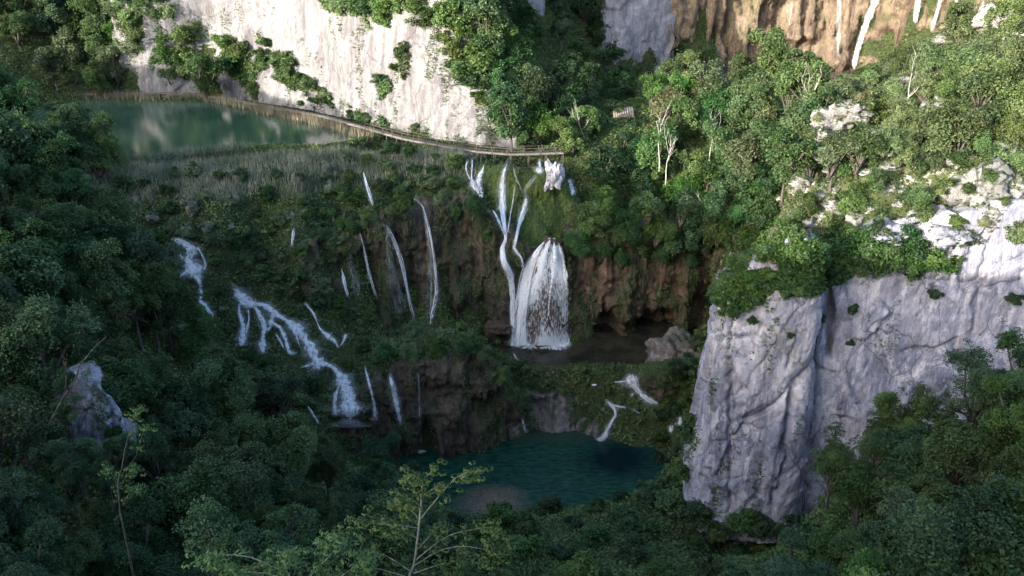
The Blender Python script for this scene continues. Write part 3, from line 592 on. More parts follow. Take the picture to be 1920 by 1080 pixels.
def bvh(solids):
    V = []; F = []; n = 0
    for v, f in solids:
        V.append(v); F.append(f + n); n += len(v)
    return BVHTree.FromPolygons(np.concatenate(V).tolist(), np.concatenate(F).tolist())
BV = bvh(SOLIDS)
def hit(px, py):
    d = Vector(ray(px, py)); L = d.length
    h = BV.ray_cast(Vector(CAM), d.normalized())
    return None if h[0] is None else (np.array(h[0]), np.array(h[1]), h[3] / L)
# ------------------------------------------------------------------ falling water
KEEP = []                                            # (px, py, half width px, t): plants keep out of the water
def catmull(P, step):
    P = np.asarray(P, float); out = []
    Q = np.vstack([2 * P[0] - P[1], P, 2 * P[-1] - P[-2]])
    for i in range(1, len(Q) - 2):
        n = max(2, int(np.hypot(*(Q[i + 1] - Q[i])[:2]) / step)); t = np.linspace(0, 1, n, endpoint=False)[:, None]
        a, b, c, d = Q[i - 1], Q[i], Q[i + 1], Q[i + 2]
        out.append(0.5 * (2 * b + (c - a) * t + (2 * a - 5 * b + 4 * c - d) * t ** 2 + (3 * b - a - 3 * c + d) * t ** 3))
    out.append(P[-1:]); return np.concatenate(out)
_sid = [0]; LAST = {}
def threads(count, wd, seed=0, out=0.12, wander=0.10, lmin=0.35, ureach=1.0):
    """thin separate threads of water running over the ribbon made last"""
    V0, nm = LAST['V'], LAST['nm']; n, nu = V0.shape[:2]; r = np.random.default_rng(seed + 13); u = np.linspace(-1, 1, nu); Vs = []; Fs = []; UV = []; m = 0
    for k in range(count):
        i0 = int(r.uniform(0, 0.25 if r.random() < .6 else 0.7) * n); i1 = min(n, i0 + max(4, int(n * r.uniform(lmin, 1.0)))); rows = np.arange(i0, i1)
        if len(rows) < 3: continue
        uu = r.uniform(-0.9, 0.9) * ureach + wander * vnoise(np.stack([rows * 0.12, rows * 0 + k * 3.1, rows * 0.0], 1), seed) * 1.6
        j = np.clip(((uu + 1) / 2 * (nu - 1)).astype(int), 0, nu - 2); f = (uu + 1) / 2 * (nu - 1) - j
        p = V0[rows, j] * (1 - f)[:, None] + V0[rows, j + 1] * f[:, None] + nm[rows] * r.uniform(0.02, out)
        s = V0[rows, -1] - V0[rows, 0]; s /= np.linalg.norm(s, axis=1)[:, None] + 1e-9; w = wd * r.uniform(0.5, 1.6) * np.sin(np.linspace(0.25, math.pi - 0.3, len(rows)))[:, None]
        Vs.append(np.stack([p - s * w, p + s * w], 1).reshape(-1, 3)); a = np.arange(len(rows) - 1)[:, None] * 2 + m; Fs.append(np.concatenate([a, a + 1, a + 3, a + 2], 1)); m += 2 * len(rows)
        UV.append(np.stack([np.tile([0.0, 2 * wd], len(rows)) + k * 1.7, np.repeat(rows * 0.25, 2)], 1))
    V = np.concatenate(Vs); return V, np.concatenate(Fs), np.concatenate(UV), np.ones(len(V)), np.full(len(V), 1.15)
def drops(count, size, reach=0.5, lo=0.0, seed=0):
    """loose drops flung off the ribbon made last"""
    V0, nm = LAST['V'], LAST['nm']; n, nu = V0.shape[:2]; r = np.random.default_rng(seed + 5); i = (lo + (1 - lo) * r.random(count) ** 0.8) * (n - 1); i = i.astype(int); j = r.integers(0, nu, count)
    p = V0[i, j] + nm[i] * np.abs(r.normal(0, reach * .6, (count, 1))) + r.normal(0, reach * .4, (count, 3)); s = size * r.uniform(.4, 1.3, (count, 1)); a = r.normal(size=(count, 3)); a /= np.linalg.norm(a, axis=1)[:, None]; b = np.cross(a, (0.3, 0.5, 0.8))
    V = np.stack([p - a * s, p + b * s, p + a * s * 2.0 + (0, 0, 0), p - b * s], 1).reshape(-1, 3); return V, np.arange(4 * count).reshape(-1, 4), V[:, :2], np.ones(len(V)), np.full(len(V), 1.5)
def strand(path, off=0.25, free=False, dens=1.0, nu=9, wob=0.25, per=False, keep=True, fade=(0.06, 0.06)):
    """one ribbon of water over the ground it runs on: rows (px, py, width px) are places on the rock found by sighting"""
    _sid[0] += 1; sd_ = _sid[0]
    Q = catmull(path, 4.0); n = len(Q); Q[:, 2] = np.maximum(Q[:, 2], 1.2)
    T = np.zeros(n)
    for i, q in enumerate(Q):
        h = hit(q[0], q[1]); T[i] = h[2] if h else (T[i - 1] if i else 125.0)
    if free:
        e = np.linspace(0, 1, n); lin = T[:3].mean() * (1 - e) + T[-3:].min() * e; T = np.minimum(lin, smooth_rows(T[:, None], 10)[:, 0])
        T = smooth_rows(T[:, None], 20)[:, 0]
    else:
        Tm = np.array([T[max(0, i - 2):i + 3].min() for i in range(n)]); T = smooth_rows(Tm[:, None], 5)[:, 0]
    D = np.array([ray(*q[:2]) for q in Q]); P = CAM + D * (T - off)[:, None]
    f = T; w = Q[:, 2] * (1.0 if per else 1.05) / FPX * f * 0.5
    w = w * (1 + wob * fbm(np.stack([Q[:, 1] / 14, Q[:, 0] / 14, np.full(n, sd_ * 3.7)], 1), 3, 5))
    P = smooth_rows(P, 2)
    tg = np.gradient(P, axis=0); tg /= np.linalg.norm(tg, axis=1)[:, None] + 1e-9
    vw = -D / np.linalg.norm(D, axis=1)[:, None]; nm = vw + np.array((0, 0, 0.5)); nm -= tg * (nm * tg).sum(1)[:, None]; nm /= np.linalg.norm(nm, axis=1)[:, None]
    sdv = np.cross(tg, nm); u = np.linspace(-1, 1, nu)
    V = P[:, None] + sdv[:, None] * (u[None, :, None] * w[:, None, None]) + nm[:, None] * ((1 - u ** 2)[None, :, None] * (0.12 + 0.28 * w[:, None, None]))
    if per:
        tt = np.full((n, nu), np.nan)
        for i in range(n):
            for j in range(nu):
                h = hit(Q[i, 0] + u[j] * Q[i, 2] * 0.5, Q[i, 1]); tt[i, j] = h[2] if h else T[i]
        for _ in range(3): tt = smooth_rows(smooth_rows(tt, 2).T, 2).T
        V = np.stack([[CAM + ray(Q[i, 0] + u[j] * Q[i, 2] * 0.5, Q[i, 1]) * (tt[i, j] - off) for j in range(nu)] for i in range(n)])
    LAST.update(V=V, nm=nm, w=w)
    V = V + nm[:, None] * (0.10 * vnoise(V * np.array((2.4, 2.4, 0.9)), sd_))[..., None]
    L = np.r_[0, np.cumsum(np.linalg.norm(np.diff(P, axis=0), axis=1))]
    uv = np.stack([np.broadcast_to(u[None] * w[:, None], (n, nu)), np.broadcast_to(L[:, None], (n, nu))], -1).reshape(-1, 2)
    edge = np.broadcast_to((1 - np.abs(u) ** (9 if per else 2.6))[None], (n, nu)).ravel()
    s = np.linspace(0, 1, n); dn = (1.0 if np.ndim(dens) else dens) * np.clip(s / max(fade[0], 1e-6), 0.4, 1) * np.clip((1 - s) / max(fade[1], 1e-6), 0.4, 1)
    if np.ndim(dens): dn = np.interp(s, np.linspace(0, 1, len(dens)), dens)
    dn = np.broadcast_to(dn[:, None], (n, nu)).ravel()
    if per: dn = dn * (1 + 0.38 * fbm(np.stack([np.tile(u * 2.6, n), np.repeat(L * 0.22, nu), np.full(n * nu, 3.3)], 1), 3, 8))
    i = (np.arange(n - 1)[:, None] * nu + np.arange(nu - 1)[None]).ravel()
    if keep:
        for k in range(0, n, 2): KEEP.append((Q[k, 0], Q[k, 1], Q[k, 2] * 0.5, T[k]))
    r_ = (V.reshape(-1, 3), np.stack([i, i + 1, i + nu + 1, i + nu], 1), uv, edge, dn)
    return r_ if per else r_ + (nu,)
def braid(path, off=0.35, fil=3, **kw):
    """a broken stream: a main ribbon with thinner strands wandering along it"""
    wm = max(p[2] for p in path)
    return [strand([(x, y, w_ * 1.15) for x, y, w_ in path], off, dens=1.04, wob=0.5, **kw), drops(int(30 + wm * 10), 0.04, 0.35, 0.05, len(path))]
def water_mesh(name, mat, strands):
    V = []; F = []; U = []; E = []; D = []; n = 0
    for v, f, uv, e, d, *_ in strands:
        V.append(v); F.append(f + n); U.append(uv + n * 0.37); E.append(e); D.append(d); n += len(v)
    return mesh_np(name, np.concatenate(V), np.concatenate(F), mat, True, {"edge": np.concatenate(E), "dens": np.concatenate(D)}, np.concatenate(U))
def spray_rim(s):
    V, F, uv, ed_, dn, nu = s; g = V.reshape(-1, nu, 3); c = g.mean(1, keepdims=True); k = 2.1
    h = c + (g - c) * k + (c - CAM) / np.linalg.norm(c - CAM, axis=-1, keepdims=True) * -0.12
    h = c * 0 + h + 0.12 * vnoise(g * 1.3, 9)[..., None]
    return h.reshape(-1, 3), F, uv * np.array((k, 1.0)), ed_, np.full(len(V), 1.0)
def waterfall(label, parts, cat="waterfall", group=None, name="waterfall"):
    """parts: (part name, material, [strands])"""
    if not any(p[0] == "foam" for p in parts) or name == "waterfall":
        sp = [spray_rim(s) for p in parts if p[1].name in ("falling_water", "tumbling_water") for s in p[2] if len(s) > 5]
        if sp and group != "far waterfalls on the orange cliff": parts = list(parts) + [("spray", M['halo'], sp)]
    if len(parts) == 1:
        o = link(name, water_mesh(name, parts[0][1], parts[0][2])); return tag(o, label, cat, group)
    o = thing(name, (0, 0, 0), label, cat, group)
    base = parts[0][2][0][0]; o.location = base[np.argmin(base[:, 2])]
    for pn, mt, st in parts:
        c = link(pn, water_mesh(pn, mt, st), o); c.matrix_parent_inverse.identity(); c.location = -o.location
    return o
def froth(px, py, rx, ry, z=None, h=0.25, seed=0):
    """a low mound of foam lying where the water lands"""
    c = atz(px, py, z); k = np.linalg.norm(c - CAM) / FPX; a = np.linspace(0, 2 * math.pi, 40, endpoint=False); V = [(c[0], c[1], c[2] + h)]; E = [1.0]; n = 40
    for r in (0.25, 0.5, 0.75, 1.0):
        rr = r * (1 + 0.3 * vnoise(np.stack([np.cos(a) * 2, np.sin(a) * 2, a * 0 + seed], 1), seed))
        V += [(c[0] + x * rx * k, c[1] + y * ry * k * 2.0, c[2] + 0.03 + h * (1 - r * r)) for x, y in zip(rr * np.cos(a), rr * np.sin(a))]; E += [1.0 - r * r * 0.9] * n
    V = np.array(V); i = np.arange(n)
    F3 = np.stack([np.zeros(n, int), 1 + i, 1 + (i + 1) % n], 1); q = [np.stack([1 + k_ * n + i, 1 + (k_ + 1) * n + i, 1 + (k_ + 1) * n + (i + 1) % n, 1 + k_ * n + (i + 1) % n], 1) for k_ in range(3)]
    F = np.concatenate([np.stack([F3[:, 0], F3[:, 1], F3[:, 2], F3[:, 2]], 1)[:0]] + q)
    F = np.concatenate([F]); tri = np.stack([F3[:, 0], F3[:, 1], F3[:, 2]], 1)
    quad_center = np.stack([1 + i[::2], 1 + (i[::2] + 1) % n, 1 + (i[::2] + 2) % n, np.zeros(n // 2, int)], 1)
    return V, np.concatenate([F, quad_center]), V[:, :2], np.array(E), np.ones(len(V))

waterfall("main waterfall, long white ribbon dropping from under the boardwalk into the basin", [
    ("water_ribbon", M['fall'], [strand([(953, 299, 3), (949, 312, 6), (944, 328, 10), (942, 353, 15), (942, 378, 15), (943, 403, 12), (947, 437, 7), (948, 450, 5), (942, 468, 9), (945, 493, 11), (956, 517, 12), (961, 560, 10), (962, 600, 11), (967, 635, 16), (971, 650, 20)], 0.35, wob=0.3, dens=0.95), threads(22, 0.06, 3), drops(420, 0.04, 0.35, 0.2, 3)]),
    ("side_thread", M['fall'], [strand([(924, 395, 3), (931, 406, 6), (938, 423, 6), (946, 440, 5)], 0.4, keep=False), strand([(966, 345, 2), (962, 375, 2.5), (956, 410, 2.5), (951, 440, 2.5)], 0.4, keep=False)])])
waterfall("thinner white ribbon falling just right of the main ribbon, ending at a mossy boulder", [
    ("water_ribbon", M['fall'], [strand([(986, 366, 5), (987, 375, 9), (983, 390, 10), (977, 405, 9), (971, 428, 7), (967, 448, 7), (963, 466, 8), (970, 476, 5), (978, 486, 5), (980, 500, 4)], 0.35, dens=0.95), threads(12, 0.05, 4), drops(160, 0.035, 0.3, 0.2, 4)]),
    ("side_thread", M['mist'], [strand([(1005, 328, 8), (996, 342, 12), (985, 356, 10), (984, 368, 8)], 0.4, keep=False), strand([(962, 312, 4), (968, 335, 6), (976, 352, 4), (983, 366, 4)], 0.4, keep=False)])])
FAN = [(1034, 446, 14), (1034, 456, 32), (1031, 470, 52), (1027, 490, 70), (1025, 520, 86), (1023, 560, 96), (1022, 600, 102), (1022, 648, 110)]
waterfall("broad fan shaped waterfall veil spreading over the reddish rounded mound", [
    ("veil", M['fan'], [strand(FAN, 0.35, nu=25, per=True, wob=0.0, dens=(1.15, 1.08, 1.0, 0.92, 0.82, 0.76, 0.84, 1.25)), strand([(1014, 462, 8), (1000, 482, 18), (988, 512, 24), (980, 556, 26), (974, 600, 28), (972, 648, 36)], 0.7, nu=11, per=True, wob=0.0, keep=False, dens=(1.15, 1.05, 0.95, 0.9, 1.0, 1.25))]),
    ("water_thread", M['beads'], [threads(46, 0.04, 8, 0.35, 0.05, 0.15), drops(4200, 0.035, 0.30, 0.05, 8), strand([(1026, 448, 4), (1013, 464, 9), (1002, 482, 9), (992, 505, 8), (984, 540, 8), (977, 590, 9), (973, 640, 12)], 0.5, keep=False, dens=0.9), threads(16, 0.07, 9), strand([(1038, 448, 6), (1040, 480, 12), (1036, 520, 9), (1030, 560, 6), (1028, 600, 4)], 0.6, keep=False, dens=0.9),
        strand([(1044, 450, 5), (1054, 480, 8), (1060, 520, 6), (1064, 560, 4)], 0.6, keep=False, dens=0.9)]),
    ("foam", M['foam'], [froth(1026, 652, 62, 8, Z_BASIN + 0.02, 0.35, 3), froth(1010, 646, 30, 8, Z_BASIN + 0.1, 0.5, 11), froth(985, 648, 26, 9, Z_BASIN + 0.03, 0.6, 5), froth(1050, 650, 26, 6, Z_BASIN + 0.04, 0.3, 6)])])
waterfall("small split cascade at the far left of the falls under the boardwalk", [
    ("water_strand", M['fall'], [strand([(886, 297, 4), (885, 315, 4), (884, 335, 5), (887, 345, 16), (890, 352, 15), (896, 360, 9), (902, 370, 7)], 0.35), strand([(877, 302, 4), (873, 312, 4), (876, 326, 3), (884, 340, 4)], 0.35)])])
waterfall("narrow veil between the split cascade and the mossy green curtain", [("w", M['rapid'], braid([(908, 309, 3), (904, 322, 6), (899, 332, 9), (897, 348, 8), (902, 360, 6), (904, 372, 4)], 0.35))])
waterfall("short white spill over a shelf beside the upright whitish boulder", [("w", M['fall'], [strand([(1012, 301, 5), (1012, 312, 9), (1013, 319, 22), (1008, 327, 10)], 0.35), strand([(1022, 305, 3), (1028, 316, 3)], 0.35)])])
waterfall("little white spill just right of the upright whitish boulder", [("w", M['rapid'], braid([(1066, 338, 5), (1070, 346, 10), (1073, 356, 11), (1075, 368, 6)], 0.35))])
for pts, lab, mt, extra in (
    ([(675, 436, 2), (679, 452, 4), (684, 475, 6), (692, 515, 6), (700, 543, 5), (706, 560, 4)], "first straight thin fall on the brown wall, left of the misty veils", 'fall', None),
    ([(720, 419, 3), (728, 434, 6), (737, 452, 7), (748, 482, 7), (757, 515, 7), (765, 555, 7), (775, 595, 6)], "middle thin fall with a faint misty veil on the brown wall", 'veil', [(724, 425, 4), (728, 470, 26), (735, 520, 40), (745, 560, 46), (752, 592, 40)]),
    ([(772, 372, 2), (784, 380, 3), (792, 388, 5), (798, 410, 6), (803, 428, 6), (810, 465, 6), (815, 505, 7), (819, 548, 7), (812, 585, 7), (808, 608, 6)], "tallest thin fall on the brown wall, nearest the main waterfall", 'veil', [(795, 395, 3), (803, 450, 14), (808, 520, 24), (808, 570, 30), (806, 606, 24)]),
    ([(640, 506, 2), (644, 522, 4), (649, 545, 4), (654, 558, 3)], "short thin trickle at the left end of the brown wall", 'fall', [(652, 470, 6), (658, 500, 22), (668, 530, 30), (672, 556, 26)]),
    ([(681, 326, 3), (686, 345, 5), (692, 365, 6), (698, 386, 4)], "short bluish trickle spilling out of the bushes above the brown wall", 'fall', None),
    ([(550, 428, 3), (550, 440, 5), (548, 452, 4), (547, 462, 5)], "tiny white spill alone in the bushes of the upper slope", 'fall', None)):
    pr = [("water_thread", M["fall"], [strand(pts, 0.5, free=len(pts) > 4, dens=0.75), threads(7, 0.04, len(lab), 0.3, 0.2), drops(90, 0.03, 0.4, 0.2, len(lab))])]
    if extra: pr.append(("misty_veil", M['mist'], [strand(extra, 0.7, free=True, keep=False, dens=0.85)]))
    waterfall(lab, pr, group="thin falls on the brown wall and upper slope")
waterfall("foaming white rapid at the top left, flowing round a mossy hummock", [("water_strand", M['rapid'], [*braid([(322, 448, 6), (334, 452, 12), (346, 458, 18), (358, 468, 26), (351, 484, 30), (355, 498, 28), (366, 511, 36), (372, 523, 14), (376, 534, 6), (377, 544, 7)], 0.4), strand([(368, 463, 6), (376, 473, 5), (382, 486, 5), (387, 500, 5), (380, 509, 6)], 0.4),
    strand([(333, 474, 5), (343, 484, 12), (352, 492, 10)], 0.4), strand([(356, 506, 10), (344, 514, 9), (338, 520, 5)], 0.4), strand([(390, 482, 2), (402, 492, 2)], 0.4, keep=False)])], "cascade", name="cascade")
waterfall("narrow white chute below the foaming top left rapid, dropping into the trees", [("w", M['rapid'], braid([(377, 542, 7), (376, 556, 8), (375, 566, 9), (385, 573, 10), (391, 586, 13), (397, 600, 12), (404, 616, 8)], 0.4))], "cascade", name="cascade")
cas = braid([(433, 528, 3), (440, 540, 10), (446, 550, 18), (456, 562, 26), (468, 570, 20), (488, 571, 11), (497, 573, 11), (509, 583, 15), (522, 592, 14), (540, 604, 16), (556, 617, 17), (569, 633, 20), (581, 650, 26), (588, 666, 34), (594, 680, 36), (607, 684, 14), (619, 686, 11), (632, 697, 14), (641, 710, 19), (648, 726, 27), (654, 745, 33), (656, 770, 37), (656, 798, 37)], 0.45)
brs = [[(470, 572, 6), (478, 576, 5), (484, 585, 8), (490, 597, 10), (496, 610, 11), (494, 628, 9), (492, 648, 12), (494, 664, 10)], [(452, 568, 10), (447, 578, 5), (450, 590, 9), (454, 602, 10), (456, 613, 12), (455, 630, 16), (453, 650, 16)], [(465, 580, 3), (467, 600, 4), (463, 616, 5), (460, 630, 4)],
       [(514, 586, 8), (510, 598, 11), (508, 612, 12), (500, 622, 8)], [(510, 606, 6), (524, 614, 7), (532, 629, 9), (538, 645, 8), (542, 662, 8), (556, 664, 4)], [(516, 626, 3), (527, 642, 4), (532, 655, 3)], [(548, 612, 3), (556, 632, 4), (562, 650, 3)], [(584, 684, 6), (572, 688, 3), (562, 690, 2)], [(640, 716, 6), (628, 745, 8), (630, 780, 10)]]
waterfall("biggest left cascade, white water branching down the mossy slope", [("upper_pool_spill", M['rapid'], cas)] + [("water_branch", M['rapid'], braid(b, 0.4)) for b in brs], "cascade", name="cascade")
waterfall("thin white stream running down the moss right of the biggest cascade", [("w", M['rapid'], braid([(571, 566, 4), (580, 578, 5), (589, 590, 7), (595, 606, 4), (602, 620, 4), (616, 631, 8), (628, 641, 8), (635, 653, 4)], 0.4))], "cascade", name="cascade")
waterfall("tiny slanting spill right of the thin white stream", [("w", M['rapid'], braid([(649, 626, 3), (645, 638, 5), (638, 650, 4)], 0.4))], "cascade", name="cascade")
waterfall("slim white trickle left of the lower overhung wall", [("w", M['rapid'], braid([(684, 684, 3), (687, 700, 5), (691, 716, 5), (697, 738, 6), (702, 762, 8), (704, 785, 8)], 0.4))], group="falls on the lower wall")
waterfall("white spill over the left end of the lower overhung wall", [("w", M['rapid'], braid([(730, 703, 4), (734, 716, 7), (738, 732, 10), (743, 758, 12), (748, 778, 11), (751, 794, 9)], 0.4))], group="falls on the lower wall")
waterfall("faint thread of water falling past the dark cave into the lower pool", [("water_thread", M['mist'], [strand([(783, 690, 4), (785, 720, 7), (786, 750, 8), (787, 785, 8), (789, 835, 9)], 0.5, free=True)]), ("foam", M['foam'], [froth(790, 848, 11, 4, Z_POOL + 0.02, 0.2, 9)])], group="falls on the lower wall")
waterfall("little jet of water at the right end of the lower overhung wall", [("w", M['rapid'], braid([(977, 782, 2), (980, 790, 3), (983, 802, 3), (985, 811, 5)], 0.4))], group="falls on the lower wall")
waterfall("scrap of white water showing between leaves at the biggest cascade's foot", [("w", M['fall'], [strand([(576, 760, 4), (586, 775, 6), (598, 795, 6)], 0.4, keep=False)])], "cascade", name="cascade")
waterfall("foaming rapid pouring past the dark mossy boulder", [("w", M['fall'], [strand([(1180, 700, 12), (1182, 710, 34), (1190, 722, 32), (1197, 734, 16), (1207, 744, 18), (1218, 752, 14), (1236, 758, 5)], 0.35), strand([(1176, 716, 6), (1166, 716, 5), (1150, 717, 2)], 0.3, keep=False), strand([(1190, 738, 5), (1182, 744, 6)], 0.3, keep=False)])], "rapid", name="rapid")
waterfall("white rapid dropping over mossy steps into the lower teal pool", [("w", M['fall'], [strand([(1136, 750, 5), (1144, 758, 9), (1154, 768, 9), (1154, 780, 8), (1148, 790, 9), (1140, 804, 9), (1136, 816, 12), (1126, 826, 14), (1115, 828, 6)], 0.35), strand([(1142, 756, 3), (1158, 762, 6), (1174, 765, 5)], 0.3), strand([(1186, 768, 2), (1200, 775, 2)], 0.3, keep=False)])], "rapid", name="rapid")
waterfall("two small white spills among shrubs left of the limestone buttress", [("w", M['fall'], [strand([(1276, 780, 5), (1276, 790, 10), (1274, 800, 9)], 0.35), strand([(1258, 796, 7), (1260, 804, 12), (1256, 812, 5)], 0.35)])], "rapid", name="rapid")
waterfall("short white riffle just above the rapid on the basin's rim", [("w", M['fall'], [strand([(1108, 722, 3), (1116, 722, 5), (1120, 722, 3)], 0.3, keep=False), strand([(962, 662, 3), (968, 672, 4), (975, 684, 4)], 0.3, keep=False)])], "rapid", name="rapid")
for pts, lab, mt in (
    ([(1652, -30, 15), (1642, 0, 19), (1626, 40, 16), (1614, 75, 16), (1605, 105, 15), (1599, 138, 15)], "brightest of the tall far waterfalls, on the orange cliff", 'fall'),
    ([(1574, -30, 10), (1573, 20, 14), (1573, 60, 14), (1571, 95, 12), (1569, 120, 12)], "faint far fall dropping straight into the far pool", 'mist'),
    ([(1726, -30, 12), (1722, 0, 14), (1718, 25, 13), (1715, 48, 8)], "far white fall right of the brightest far one", 'fall'), ([(1775, -25, 6), (1764, 0, 9), (1755, 30, 9), (1745, 62, 6)], "thin slanting far fall, second from the right on the orange cliff", 'fall'),
    ([(1796, -25, 9), (1794, 0, 11), (1790, 16, 7)], "rightmost far fall, half hidden behind treetops", 'fall'), ([(1488, -25, 4), (1484, 10, 5), (1479, 55, 6)], "thin far trickle at the left of the orange cliff", 'mist')):
    waterfall(lab, [("w", M[mt], [strand(pts, 1.0, dens=1.0, keep=py_ if (py_ := mt == 'fall') else False, fade=(0.01, 0.1))])], group="far waterfalls on the orange cliff")
# ------------------------------------------------------------------ plants
rng = np.random.default_rng(11); random.seed(5)
def leaves(P, N, L, tint, fold=0.18, aspect=0.55):
    """quads, folded a little along the midrib; P centres, N facing, L lengths"""
    n = len(P); N = N / (np.linalg.norm(N, axis=1)[:, None] + 1e-9); r = rng.normal(size=(n, 3))
    t = np.cross(N, r); t /= np.linalg.norm(t, axis=1)[:, None] + 1e-9; b = np.cross(N, t); L = np.broadcast_to(L, (n,))[:, None]
    V = np.stack([P - t * L * 0.5 - N * L * 0.1, P - b * L * aspect * 0.5 + N * L * fold * 0.5, P + t * L * 0.5 - N * L * fold, P + b * L * aspect * 0.5 + N * L * fold * 0.5], 1)
    return V.reshape(-1, 3), np.arange(4 * n).reshape(n, 4), np.repeat(tint, 4)
def unit(n):
    v = rng.normal(size=(n, 3)); return v / np.linalg.norm(v, axis=1)[:, None]
def crown_mesh(name, nlobe, nclus, nleaf, L, flat=0.38, spread=0.24, top=1.15, droop=0.0, squash=1.0, lobe_r=(0.20, 0.46)):
    """a crown about 1 in radius round the origin: leaf sprays set on the outside of uneven lobes, with gaps between"""
    lc = unit(nlobe) * rng.uniform(0.30, 0.92, (nlobe, 1)) * np.array((1, 1, 0.95)) * rng.uniform(0.75, 1.2, 3); lc[:, 2] = lc[:, 2] * top + 0.05; lr = rng.uniform(*lobe_r, nlobe)
    k = rng.integers(0, nlobe, nclus); d = unit(nclus); d[:, 2] = np.abs(d[:, 2]) * np.where(rng.random(nclus) < 0.8, 1, -0.7)
    cc = lc[k] + d * (lr[k] * rng.uniform(0.55, 1.08, nclus))[:, None]; cc[:, 2] *= squash
    rad = spread * rng.uniform(0.6, 1.35, nclus); ct = rng.uniform(0, 1, nclus); out = cc.copy(); out[:, 2] *= 0.6; out /= np.linalg.norm(out, axis=1)[:, None] + 1e-9
    i = np.repeat(np.arange(nclus), nleaf); m = len(i)
    rr = np.sqrt(rng.random(m)); a = rng.uniform(0, 2 * math.pi, m)
    loc = np.stack([rr * np.cos(a), rr * np.sin(a), rng.normal(0, flat, m)], 1); loc[:, 2] -= (0.35 + droop) * rr ** 2
    # tilt every spray outwards
    up = np.array((0, 0, 1.0)) + out * 0.7 + rng.normal(0, 0.25, (nclus, 3)); up /= np.linalg.norm(up, axis=1)[:, None]
    x = np.cross(up, rng.normal(size=(nclus, 3))); x /= np.linalg.norm(x, axis=1)[:, None]; y = np.cross(up, x)
    P = cc[i] + rad[i][:, None] * (x[i] * loc[:, :1] + y[i] * loc[:, 1:2] + up[i] * loc[:, 2:3])
    N = up[i] + rng.normal(0, 0.45, (m, 3))
    V, F, T = leaves(P, N, L * rng.uniform(0.6, 1.35, m), np.clip(ct[i] * 0.75 + rng.random(m) * 0.4 - 0.05, 0, 1))
    return mesh_np(name, V, F, M['leaf_dark'], False, {"tint": T}), cc, lc
def limbs_mesh(cc, lc, name="branches"):
    b = MB(); base = np.array((0, 0, -1.05))
    for c in lc:
        mid = base * 0.45 + c * 0.45 + rng.normal(0, 0.05, 3)
        b.tube(catmull(np.array([base * (1 - 0.0), mid, c, c * 1.25]), 0.15) if False else [base, base * 0.5 + mid * 0.5 + (0, 0, 0.04), mid, c, c * 1.2], [0.055, 0.045, 0.034, 0.02, 0.008], 5)
    for c in cc[::2]:
        l = lc[np.argmin(np.linalg.norm(lc - c, axis=1))]; b.tube([l * 0.85, (l + c) * 0.5 + rng.normal(0, 0.03, 3), c], [0.014, 0.010, 0.004], 3)
    return b.mesh(name, M['bark'])
KIND = {}
for nm, spec in {
    'broad': dict(nlobe=13, nclus=160, nleaf=60, L=0.098, spread=0.22), 'tall': dict(nlobe=12, nclus=150, nleaf=58, L=0.098, top=1.55, spread=0.21), 'loose': dict(nlobe=12, nclus=130, nleaf=52, L=0.09, spread=0.19),
    'layer': dict(nlobe=14, nclus=140, nleaf=64, L=0.098, flat=0.10, spread=0.28), 'fine': dict(nlobe=14, nclus=280, nleaf=62, L=0.064, spread=0.155), 'fine_layer': dict(nlobe=16, nclus=250, nleaf=68, L=0.064, flat=0.09, spread=0.20),
    'close': dict(nlobe=16, nclus=420, nleaf=70, L=0.044, spread=0.125), 'close_layer': dict(nlobe=18, nclus=400, nleaf=76, L=0.044, flat=0.08, spread=0.155)}.items():
    KIND[nm] = []
    for v in range(3 if nm in ('broad', 'layer', 'fine_layer') else 2):
        me, cc, lc = crown_mesh("crown", **spec); KIND[nm].append((me, limbs_mesh(cc, lc)))
SHRUB = []
for spec in (dict(nlobe=9, nclus=70, nleaf=34, L=0.19, spread=0.28), dict(nlobe=10, nclus=76, nleaf=34, L=0.18, spread=0.27, squash=0.75), dict(nlobe=8, nclus=60, nleaf=34, L=0.19, spread=0.25, top=1.4), dict(nlobe=9, nclus=66, nleaf=36, L=0.19, flat=0.12, spread=0.34)):
    me, cc, lc = crown_mesh("shrub", **spec); SHRUB.append(me)
tb = MB(); zz = np.linspace(0, 1, 9)
tb.tube(np.stack([0.25 * np.sin(zz * 3) * zz * (1 - zz) , 0.2 * np.sin(zz * 4 + 1) * zz * (1 - zz), zz], 1), 1.0 - 0.55 * zz + 0.5 * np.exp(-zz * 18), 7)
TRUNK = tb.mesh("trunk", M['bark'])

KX = np.array([k[0] for k in KEEP]); KY = np.array([k[1] for k in KEEP]); KW = np.array([k[2] for k in KEEP]); KT = np.array([k[3] for k in KEEP])
def covers_water(px, py, rpx, t):
    return bool(np.any((np.hypot(KX - px, KY - py) < KW * 0.6 + rpx * 0.72) & (KT > t - 2.0)))
CLEAR = []                                          # picture strips kept open (boardwalk, person, water sheets): polygons with a distance
def blocked(px, py, t, r=0):
    for poly, tt in CLEAR:
        if t < tt and (in_poly(px, py, poly) or (r and poly_dist(px, py, poly) < r)): return True
    return False
def stand(px, py, hc, t0=20.0, t1=260.0):
    """first place along the sight line whose ground lies HC below: a crown of that height stands there"""
    d = ray(px, py); t = np.arange(t0, t1, 0.5); P = CAM + d * t[:, None]
    g = P[:, 2] - ground(P[:, 0], P[:, 1]) - hc; k = np.flatnonzero(g <= 0)
    return None if len(k) == 0 else (P[k[0]], t[k[0]])
TREES = []
